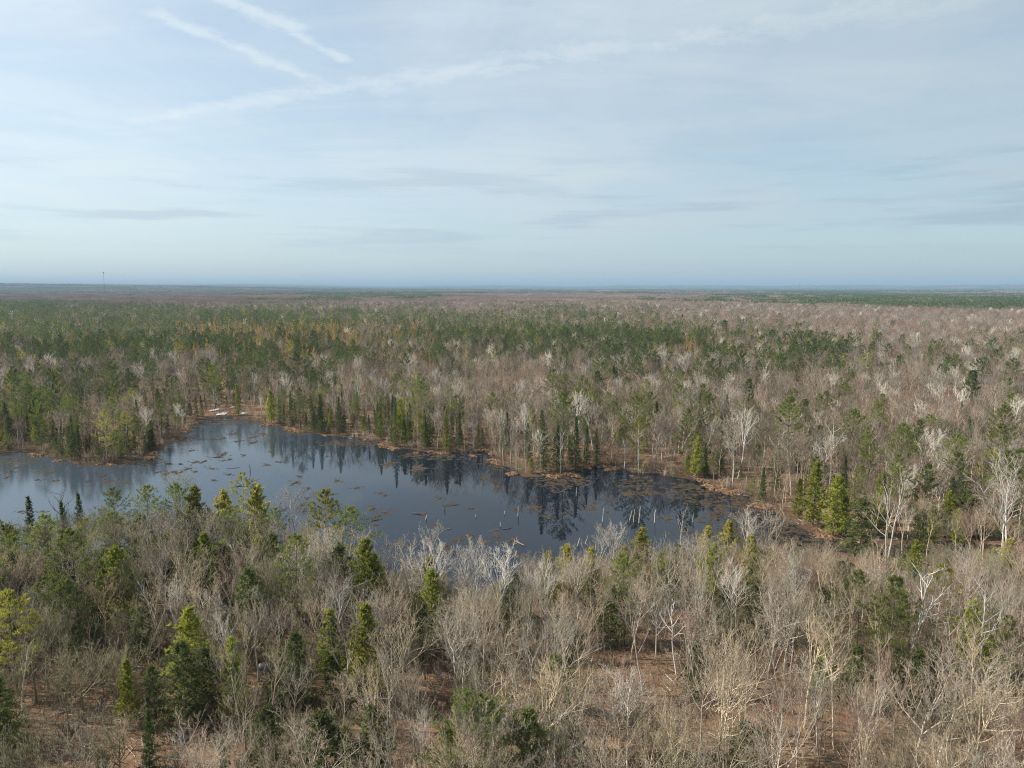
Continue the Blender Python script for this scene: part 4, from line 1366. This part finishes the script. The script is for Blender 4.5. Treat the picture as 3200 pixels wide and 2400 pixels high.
ML += mats_from([(410, 330, 55, 35), (570, 375, 60, 25), (470, 420, 50, 20), (400, 450, 55, 15), (445, 520, 35, 10), (240, 92, 45, 10), (510, 155, 28, 12), (570, 180, 15, 8), (1190, 215, 35, 15), (1300, 282, 40, 12),
                 (1560, 330, 45, 8), (1165, 515, 60, 20), (985, 405, 30, 10), (1420, 690, 100, 25), (1690, 710, 110, 30), (1850, 650, 60, 35), (2040, 700, 80, 45), (1560, 635, 30, 20), (1270, 760, 60, 20), (1330, 830, 90, 20),
                 (1100, 690, 60, 30), (2060, 870, 50, 25)], 1050, 1500, .2712)
ML += mats_from([(180, 870, 70, 35), (430, 1010, 90, 25), (380, 920, 100, 15), (700, 1070, 50, 15), (1040, 1365, 150, 60), (1270, 1520, 100, 45), (720, 1405, 35, 15), (1600, 1460, 45, 25), (2040, 1390, 80, 35), (930, 810, 90, 40),
                 (2100, 1285, 30, 15)], 1480, 1340, .1808)
ML += mats_from([(430, 720, 70, 20), (200, 840, 55, 30), (250, 760, 35, 12), (430, 885, 25, 15), (1000, 620, 70, 50), (720, 640, 100, 60), (1240, 975, 130, 30)], 1800, 1400, .226)
ML += [(1308, 1464, 36, 12), (1214, 1451, 30, 10)]
placed_poles = []
for i, (px, py, hw, hh) in enumerate(ML):
    cx, cy_ = at(px, py, 0)
    x1, _ = at(px + hw, py, 0)
    _, y1 = at(px, py - hh, 0)
    _, y2 = at(px, py + hh, 0)
    rx, ry = abs(x1 - cx), abs(y1 - y2) / 2
    ry = min(ry, rx * 2.2)
    k_ = int(np.argmin(np.hypot(LMX[:, 0] - cx, LMX[:, 1] - cy_)))
    sz = 'tiny' if rx * ry < 1.2 else ('small' if rx * ry < 4 else ('broad' if rx * ry > 14 else 'ragged'))
    shp = 'long' if rx > 1.8 * ry else ('rounded' if rx < 1.2 * ry else 'irregular')
    o = obj('sedge_mat', MAT_ME[i % 6], label=f"{sz} {shp} brown sedge mat afloat, {'right by' if math.hypot(*(LMX[k_] - (cx, cy_))) < 15 else 'on open water towards'} {LANDMARKS[k_][0]}".replace('right by', 'close by'),
            category='sedge mat', group='floating sedge mats on the pond')
    o.location = (cx, cy_, 0.015)
    o.scale = (rx * 0.98, ry * 0.9, 0.8)
    o.rotation_euler = (0, 0, rl.choice([0, math.pi]) + rl.gauss(0, .25))

# drowned sedge and tussocks that fringe the shore
tus = []
for i in range(4):
    rg_ = np.random.default_rng(500 + i)
    g = Geo()
    m_ = mat_geo(520 + i, 10, 5, 0.34)
    g.V += m_.V[:1]; g.T += m_.T[:1]; g.I += [m_.I[0]]; g.n = len(m_.V[0])
    nb_ = 90
    a = rg_.uniform(0, 6.28, nb_)
    r = np.sqrt(rg_.uniform(0, 1, nb_)) * 0.8
    P = np.stack([r * np.cos(a), r * np.sin(a), 0.1 + 0.2 * (1 - r)], 1)
    D = np.stack([np.cos(a) * (0.4 + r), np.sin(a) * (0.4 + r), rg_.uniform(0.1, 0.9, nb_)], 1) + rg_.normal(0, .3, (nb_, 3))
    g.blades(P, D, 0.42 * rg_.uniform(.6, 1.3, nb_), 0.06, rg_, 0)
    tus.append(bpy.data.objects.new(f'source_tussock_{i}', g.mesh(f'tussock_{i}', ['tussock', 'sedge'])))
fs = jitter_grid(100, 330, 1.25, rg, 95, 330, 10)
sdT = pond_sd(*fs)
dT = np.hypot(*fs)
# far bank only: the brushy near bank drops straight in
pxT, pyT = to_pix(fs[0], fs[1], np.zeros(len(dT)))
farb = pyT < np.interp(pxT, [0, 400, 1100, 1600, 2200, 2650], [1560, 1560, 1600, 1640, 1660, 1700])
nzT = vnoise(fs[0] / 5.5, fs[1] / 5.5, 51) + 0.6 * vnoise(fs[0] / 2.0, fs[1] / 2.0, 52)
pr_ = np.where((sdT > -7) & (sdT < 2.0), np.exp(-((sdT + 1.2) / 2.2) ** 2), 0) * farb
k = (rg.uniform(0, 1, len(dT)) < pr_ * 1.1) & (nzT > 0.38 + 0.10 * np.abs(sdT))
xt, yt = fs[0][k], fs[1][k]
st = rg.uniform(0.55, 1.5, len(xt))
zt = np.maximum(ground_z(xt, yt), 0.0)
scatter('tussock_sedge_grass', np.stack([xt, yt, zt], 1), rg.integers(0, 4, len(xt)), np.stack([np.zeros(len(xt)), np.zeros(len(xt)), rg.uniform(0, 6.28, len(xt))], 1),
        np.stack([st * 1.2, st * 1.2, st * rg.uniform(.7, 1.1, len(st))], 1), tus, kind='stuff', label='orange-brown tussock grass fringing the pond shore', category='grass')
# drowned weed over the shallows
dark_mats = [bpy.data.objects.new(f'source_weed_{i}', MATS[i].mesh(f'weed_{i}', ['sedge_wet', 'sedge_wet' if i % 2 else 'sedge'])) for i in range(6)]
fw = jitter_grid(100, 330, 1.0, rg, 95, 330, 10)
sdW = pond_sd(*fw)
pxW, pyW = to_pix(fw[0], fw[1], np.zeros(len(sdW)))
zone = np.zeros(len(sdW))
for cx, cy_, rx, ry in ((1730, 1510, 90, 30), (1800, 1500, 60, 22), (2000, 1520, 90, 34), (2150, 1530, 110, 34), (2330, 1590, 150, 32), (2500, 1660, 130, 26), (2600, 1690, 80, 26), (2240, 1570, 120, 18), (930, 1352, 90, 10),
                        (700, 1318, 120, 12), (560, 1372, 60, 16), (450, 1430, 60, 12), (320, 1456, 80, 9), (60, 1440, 90, 14), (1120, 1385, 140, 12), (1380, 1425, 140, 14), (1560, 1450, 70, 26), (2150, 1668, 120, 8),
                        (1380, 1720, 60, 16), (1240, 1700, 60, 12)):
    zone = np.maximum(zone, 1 - np.clip(((pxW - cx) / rx) ** 2 + ((pyW - cy_) / ry) ** 2, 0, 1))
zone = np.where((pxW > 2180) & (sdW < 1), np.maximum(zone, np.clip((pxW - 2160) / 120, 0, 1.3)), zone)
nzW = 0.5 + 0.5 * vnoise(fw[0] / 6, fw[1] / 6, 61) + 0.35 * vnoise(fw[0] / 2.2, fw[1] / 2.2, 62)
k = (sdW < 0.5) & (rg.uniform(0, 1, len(sdW)) * 0.8 + 0.2 < zone * 0.55 + nzW * 0.5) & (zone > 0.02)
xw, yw = fw[0][k], fw[1][k]
ex, ey = [], []
for (px, py, hw, hh) in ML:
    for q in range(9):
        a_ = rl.uniform(0, 6.28)
        f_ = rl.uniform(0.9, 2.3)
        u_, v_ = at(px + hw * f_ * math.cos(a_), py + hh * f_ * math.sin(a_), 0)
        ex.append(u_)
        ey.append(v_)
nw0 = len(xw)
xw, yw = np.concatenate([xw, ex]), np.concatenate([yw, ey])
ok_ = pond_sd(xw, yw) < 0.5
nw0 = int(ok_[:nw0].sum())
xw, yw = xw[ok_], yw[ok_]
sw = rg.uniform(0.35, 1.0, len(xw))
sw[nw0:] *= 0.5
scatter('drowned_weeds', np.stack([xw, yw, np.full(len(xw), 0.004)], 1), rg.integers(0, 6, len(xw)), np.stack([np.zeros(len(xw)), np.zeros(len(xw)), rg.uniform(0, 6.28, len(xw))], 1),
        np.stack([sw * 1.2, sw * 0.9, sw * 0.35], 1), dark_mats, kind='stuff', label='brown drowned weed matted over the pond shallows', category='weeds')

# drowned poles in the water: base pixel, top pixel
POLES = [(1883, 1631, 1887, 1585, 'slightly bent pale drowned pole standing alone beside the trio of poles'), (1968, 1626, 1976, 1592, 'slanting pole of the drowned trio'),
         (1980, 1632, 1983, 1590, 'upright middle pole of the drowned trio'), (1997, 1634, 2001, 1581, 'tallest crooked pole of the drowned trio'),
         (2045, 1633, 2049, 1589, 'bent drowned pole between the trio and the thin dead spar'), (2166, 1632, 2167, 1604, 'short drowned pole by the drowned weed beds'),
         (1801, 1549, 1802, 1522, 'pale drowned pole in front of the wooded point'), (1619, 1613, 1620, 1580, 'straight pale drowned pole beside the largest tan sedge mat'),
         (1577, 1606, 1577, 1596, 'short pale stub in open dark water'), (1487, 1616, 1487, 1607, 'tiny dark stub in open dark water'), (1331, 1623, 1335, 1607, 'leaning pale stub with a dark reflection'),
         (1390, 1593, 1390, 1576, 'thin dark drowned stake'), (1356, 1690, 1352, 1666, 'pale drowned pole behind the white birch tops'), (1565, 1644, 1563, 1630, 'thin crooked drowned stick beside a sunken log'),
         (782, 1472, 779, 1449, 'dark leaning drowned pole in the open pale water'), (884, 1407, 882, 1394, 'thin dark drowned stake near the spruce reflections'), (1058, 1444, 1057, 1430, 'very thin drowned stake towards the spruce shore'),
         (1806, 1706, 1812, 1680, 'pale drowned pole beside the pale shore birch'), (1830, 1700, 1838, 1672, 'slanting drowned pole close to the pale shore birch')]
for (bx, by, tx, ty, lab) in POLES:
    x, y = at(bx, by, 0)
    dd = pix_dir(tx, ty)
    t = y / dd[1]
    ht = CAM_H + dd[2] * t
    ht = max(ht, 0.8)
    off = dd[0] * t - x
    r_ = random.Random(int(bx))
    g = Geo()
    n_ = 7
    pts = [[off * (i / n_) + r_.gauss(0, .03) * (i > 0), r_.gauss(0, .03), -0.5 if i == 0 else ht * i / n_] for i in range(n_ + 1)]
    g.tube(pts, [0.13 * (1 - 0.55 * i / n_) for i in range(n_ + 1)], 7, 0, True)
    for q in range(2):
        i = r_.randint(3, 6)
        a = r_.uniform(0, 6.28)
        p_ = np.array(pts[i])
        g.tube([p_, p_ + np.array([math.cos(a) * .3, math.sin(a) * .3, .12])], [0.04, 0.02], 4, 0, True)
    mt = 'dark' if 'dark' in lab and 'reflection' not in lab and 'open dark' not in lab else 'bleached'
    o = obj('drowned_pole', g.mesh('drowned_pole', [mt]), label=lab, category='dead pole', group='dead poles standing in the pond')
    o.location = (x, y, 0)

# logs
LOGS = [(1313, 1606, 3.6, 0.14, -8, 0.12, 'pale log afloat beside the leaning stub'), (1410, 1600, 0, 0, 0, 0, None), (1565, 1655, 5.5, 0.12, 18, 0.02, 'thin dark log lying low in dark water'),
        (1627, 1700, 3.6, 0.13, -58, 0.10, 'grey log propped on a sedge mat'), (1410, 1580, 4.5, 0.10, 22, 0.02, 'thin sunken log trailing across the dark water'), (730, 1463, 4.0, 0.10, 20, 0.05, 'pale thin log floating in the open pale water'),
        (672, 1429, 6.0, 0.14, -12, 0.05, 'dark slender log floating among sedge mats'), (1400, 1654, 2.0, 0.10, 30, 0.04, 'short white stick floating in dark water'), (2300, 1545, 7.0, 0.15, -50, 0.12, 'grey fallen trunk slanting into the inlet'),
        (1572, 1952, 3.2, 0.20, 5, 1.2, 'bleached fallen log caught in the brush of the bank'), (1180, 1625, 3.0, 0.10, 35, 0.1, 'dark stick poking from a dark sedge mat'), (770, 1515, 8, 0.13, 42, 0.4, 'dark leaning dead stem slanting over the water')]
for (px, py, L, r0, ang, zz_, lab) in LOGS:
    if not lab:
        continue
    x, y = at(px, py, 0)
    gz = max(0.0, float(ground_z(np.array([x]), np.array([y]))[0]))
    g = Geo()
    r_ = random.Random(int(px) + 3)
    pts = [[L * (i / 6 - .5), r_.gauss(0, .05) * L / 5, r_.gauss(0, .02)] for i in range(7)]
    g.tube(pts, [r0 * (1 - 0.5 * i / 6) * r_.uniform(.9, 1.1) for i in range(7)], 8, 0, True)
    for q in range(4):
        i = r_.randint(2, 5)
        a = r_.uniform(0.2, 2.9)
        p_ = np.array(pts[i])
        g.tube([p_, p_ + np.array([.3 * r0 / .15, math.cos(a) * .5, math.sin(a) * .45])], [r0 * .35, r0 * .15], 4, 0, True)
    o = obj('fallen_log', g.mesh('fallen_log', ['dark' if lab.startswith(('dark', 'thin')) else ('bleached' if 'bleached' in lab else 'weathered')]), label=lab, category='log', group='fallen logs')
    o.location = (x, y, gz + zz_)
    o.rotation_euler = (0, -0.03 if zz_ < 0.3 else -0.12, R(ang))


# snow patches and boulders
def lump(seed, flat, mat, name, jag=0.18, nr=7, na=18):
    rg_ = np.random.default_rng(seed)
    ph, am = rg_.uniform(0, 6.28, 6), rg_.uniform(0.03, 0.16, 6)
    V = [[0, 0, 1.0]]
    for i in range(1, nr + 1):
        for j in range(na):
            a = 2 * math.pi * j / na
            e = (math.pi / 2) * (1 - i / nr * 1.15)
            r = (1 + sum(am[q] * math.sin((q + 2) * a + ph[q]) for q in range(6))) * (1 + rg_.normal(0, jag * .35))
            V.append([r * math.cos(e) * math.cos(a), r * math.cos(e) * math.sin(a), math.sin(e) * (1 + rg_.normal(0, jag * .4))])
    V = np.array(V)
    V[:, 2] *= flat
    T = []
    for j in range(na):
        T.append([0, 1 + j, 1 + (j + 1) % na])
        for i in range(nr - 1):
            a, b = 1 + i * na + j, 1 + i * na + (j + 1) % na
            T += [[a, a + na, b + na], [a, b + na, b]]
    return tri_mesh(name, V, T, [mat], None, mat == 'snow')


SNOW = [(573, 1299, 16, 4, 'thin broken snow patch among shore trunks by the cove'), (672, 1284, 14, 5, 'upper snow patch between the shore spruces'), (695, 1293, 19, 5, 'largest white snow patch at the cove edge'), (760, 1291, 20, 3.5, 'long narrow snow strip at the cove edge'),
        (871, 1295, 7, 3, 'tiny snow patch at the foot of the shore spruces'), (728, 1276, 8, 3, 'faint snow scrap back in the trees behind the cove'), (1130, 1325, 18, 3, 'thin grey snow streak under bare shore trees'), (60, 1985, 22, 7, 'small snow patch under the yellow pine at the thicket edge')]
for i, (px, py, hw, hh, lab) in enumerate(SNOW):
    x, y = at(px, py, 0.5)
    x1, _ = at(px + hw, py, 0.5)
    _, y1 = at(px, py - hh, 0.5)
    o = obj('snow_patch', lump(40 + i, 1.0, 'snow', 'snow_patch', 0.25), label=lab, category='snow patch', group='old snow patches')
    o.location = (x, y, float(ground_z(np.array([x]), np.array([y]))[0]) + 0.04)
    o.scale = (abs(x1 - x) * 0.8, max(0.6, abs(y1 - y) * 0.8), 0.16)
for (px, py, s_, lab) in ((830, 2085, 0.95, 'big grey boulder showing between dark evergreens'), (564, 2305, 0.8, 'pale lichen-grey boulder in the bare brush'), (1475, 1640, 0.0, None), (290, 1592, 0.5, None)):
    if not lab:
        continue
    x, y = at(px, py, 1.5)
    o = obj('boulder', lump(int(px), 0.8, 'rock', 'boulder', 0.22), label=lab, category='boulder')
    o.location = (x, y, float(ground_z(np.array([x]), np.array([y]))[0]))
    o.scale = (s_ * 1.2, s_, s_ * 1.3)
    PLACED.append((x, y, 2.0))

# the small red shrub on the far shore
x, y = at(1588, 1436, 0.3)
root = obj('berry_shrub', None, label='small shrub with two bright red clumps on the tussock shore', category='shrub')
root.location = (x, y, max(0.1, float(ground_z(np.array([x]), np.array([y]))[0])))
rg_ = np.random.default_rng(77)
g = Geo()
for i in range(14):
    a = rg_.uniform(0, 6.28)
    g.tube([[0, 0, -.1], [math.cos(a) * .25, math.sin(a) * .25, .5], [math.cos(a) * .6, math.sin(a) * .5, rg_.uniform(.7, 1.3)]], [.02, .014, .005], 3, 0, True)
obj('stem', g.mesh('stem', ['dark']), root)
for cx, cz, w in ((-0.32, 1.05, .30), (0.38, 0.75, .38)):
    g = Geo()
    P = rg_.normal(0, 1, (160, 3)) * [w * .5, w * .45, w * .8] + [cx, 0, cz]
    g.blades(P, rg_.normal(0, 1, (160, 3)), .10, .09, rg_, 0)
    obj('berry_foliage', g.mesh('berry_foliage', ['berry']), root)


# ------------------------------------------------------------------ far masts
def mast(px, py, dist, h, w, lab):
    d = pix_dir(px, py)
    t = dist / math.hypot(d[0], d[1])
    x, y = d[0] * t, d[1] * t
    z = float(ground_z(np.array([x]), np.array([y]))[0])
    root = obj('radio_mast', None, label=lab, category='radio mast', group='radio masts on the horizon')
    root.location = (x, y, z)
    g = Geo()
    nst = 16
    for c in range(3):
        a = c * 2.094
        px_, py_ = math.cos(a) * w, math.sin(a) * w
        g.tube([[px_, py_, -1], [px_ * .8, py_ * .8, h]], [w * .16, w * .16], 5, 0, False)
        a2 = (c + 1) * 2.094
        for k_ in range(nst):
            z0, z1 = h * k_ / nst, h * (k_ + 1) / nst
            g.tube([[px_, py_, z0], [math.cos(a2) * w, math.sin(a2) * w, z1]], [w * .07, w * .07], 3, 0, False)
            g.tube([[px_, py_, z1], [math.cos(a2) * w, math.sin(a2) * w, z1]], [w * .07, w * .07], 3, 0, False)
    obj('lattice_tower', g.mesh('lattice_tower', ['steel']), root)
    g = Geo()
    g.tube([[0, 0, h * .965], [0, 0, h * 1.0]], [w * 2.2, w * 2.2], 10, 0, False)
    g.tube([[0, 0, h * .99], [0, 0, h * 1.06]], [w * .3, w * .2], 5, 0, True)
    obj('antenna', g.mesh('antenna', ['steel']), root)


mast(325, 880, 3300, 104, 0.9, 'tall lattice radio mast with a platform head standing clear on the skyline')
mast(2498, 896, 6000, 74, 0.9, 'faint thin radio mast barely topping the hazy skyline')

# ------------------------------------------------------------------ haze: one closed box of thin blue air round everything
hz_m = bpy.data.materials.new('haze_air')
hz_m.use_nodes = True
hn = hz_m.node_tree
hn.nodes.clear()
ho = N(hn, 'ShaderNodeOutputMaterial')
pv = N(hn, 'ShaderNodeVolumePrincipled')
pv.inputs['Color'].default_value = (0.33, 0.48, 0.64, 1)
pv.inputs['Density'].default_value = 8.0e-5
pv.inputs['Anisotropy'].default_value = 0.0
hn.links.new(pv.outputs[0], ho.inputs['Volume'])
x0, x1, y0, y1, z0, z1 = -37500, 37500, -3600, 38500, float(GZ.min()) - 1.0, max(float(GZ.max()) + 22, 118.0)
HV = [[x, y, z] for z in (z0, z1) for y in (y0, y1) for x in (x0, x1)]
HT = [[0, 2, 3], [0, 3, 1], [4, 5, 7], [4, 7, 6], [0, 1, 5], [0, 5, 4], [2, 6, 7], [2, 7, 3], [0, 4, 6], [0, 6, 2], [1, 3, 7], [1, 7, 5]]
haze = obj('haze', tri_mesh('haze', HV, HT, [hz_m]), kind='stuff', label='thin blue air veiling the far woods', category='haze')
haze.display_type = 'WIRE'
roots = [o for o in COL.objects if o.parent is None and o.type == 'EMPTY' and o.get('group', '').endswith('of the pond woods')]
RX = np.array([o.location[:2] for o in roots])
RK = np.array([o['category'] for o in roots])
seen = {}
for o in roots:
    seen.setdefault(o['label'], []).append(o)
for lab, os_ in seen.items():
    if len(os_) < 2:
        continue
    for o in os_:
        d_ = np.hypot(RX[:, 0] - o.location.x, RX[:, 1] - o.location.y) + (RK == o['category']) * 1e6
        q = int(np.argmin(d_))
        if d_[q] < 9 and len(lab.split()) <= 12:
            o['label'] = lab + ', beside a ' + RK[q]
print('COUNT', COUNT, 'mass', len(mass), 'far', len(XF), 'brush', len(XU), 'tus', len(xt), 'weed', len(xw), 'zmax', float(GZ.max()))
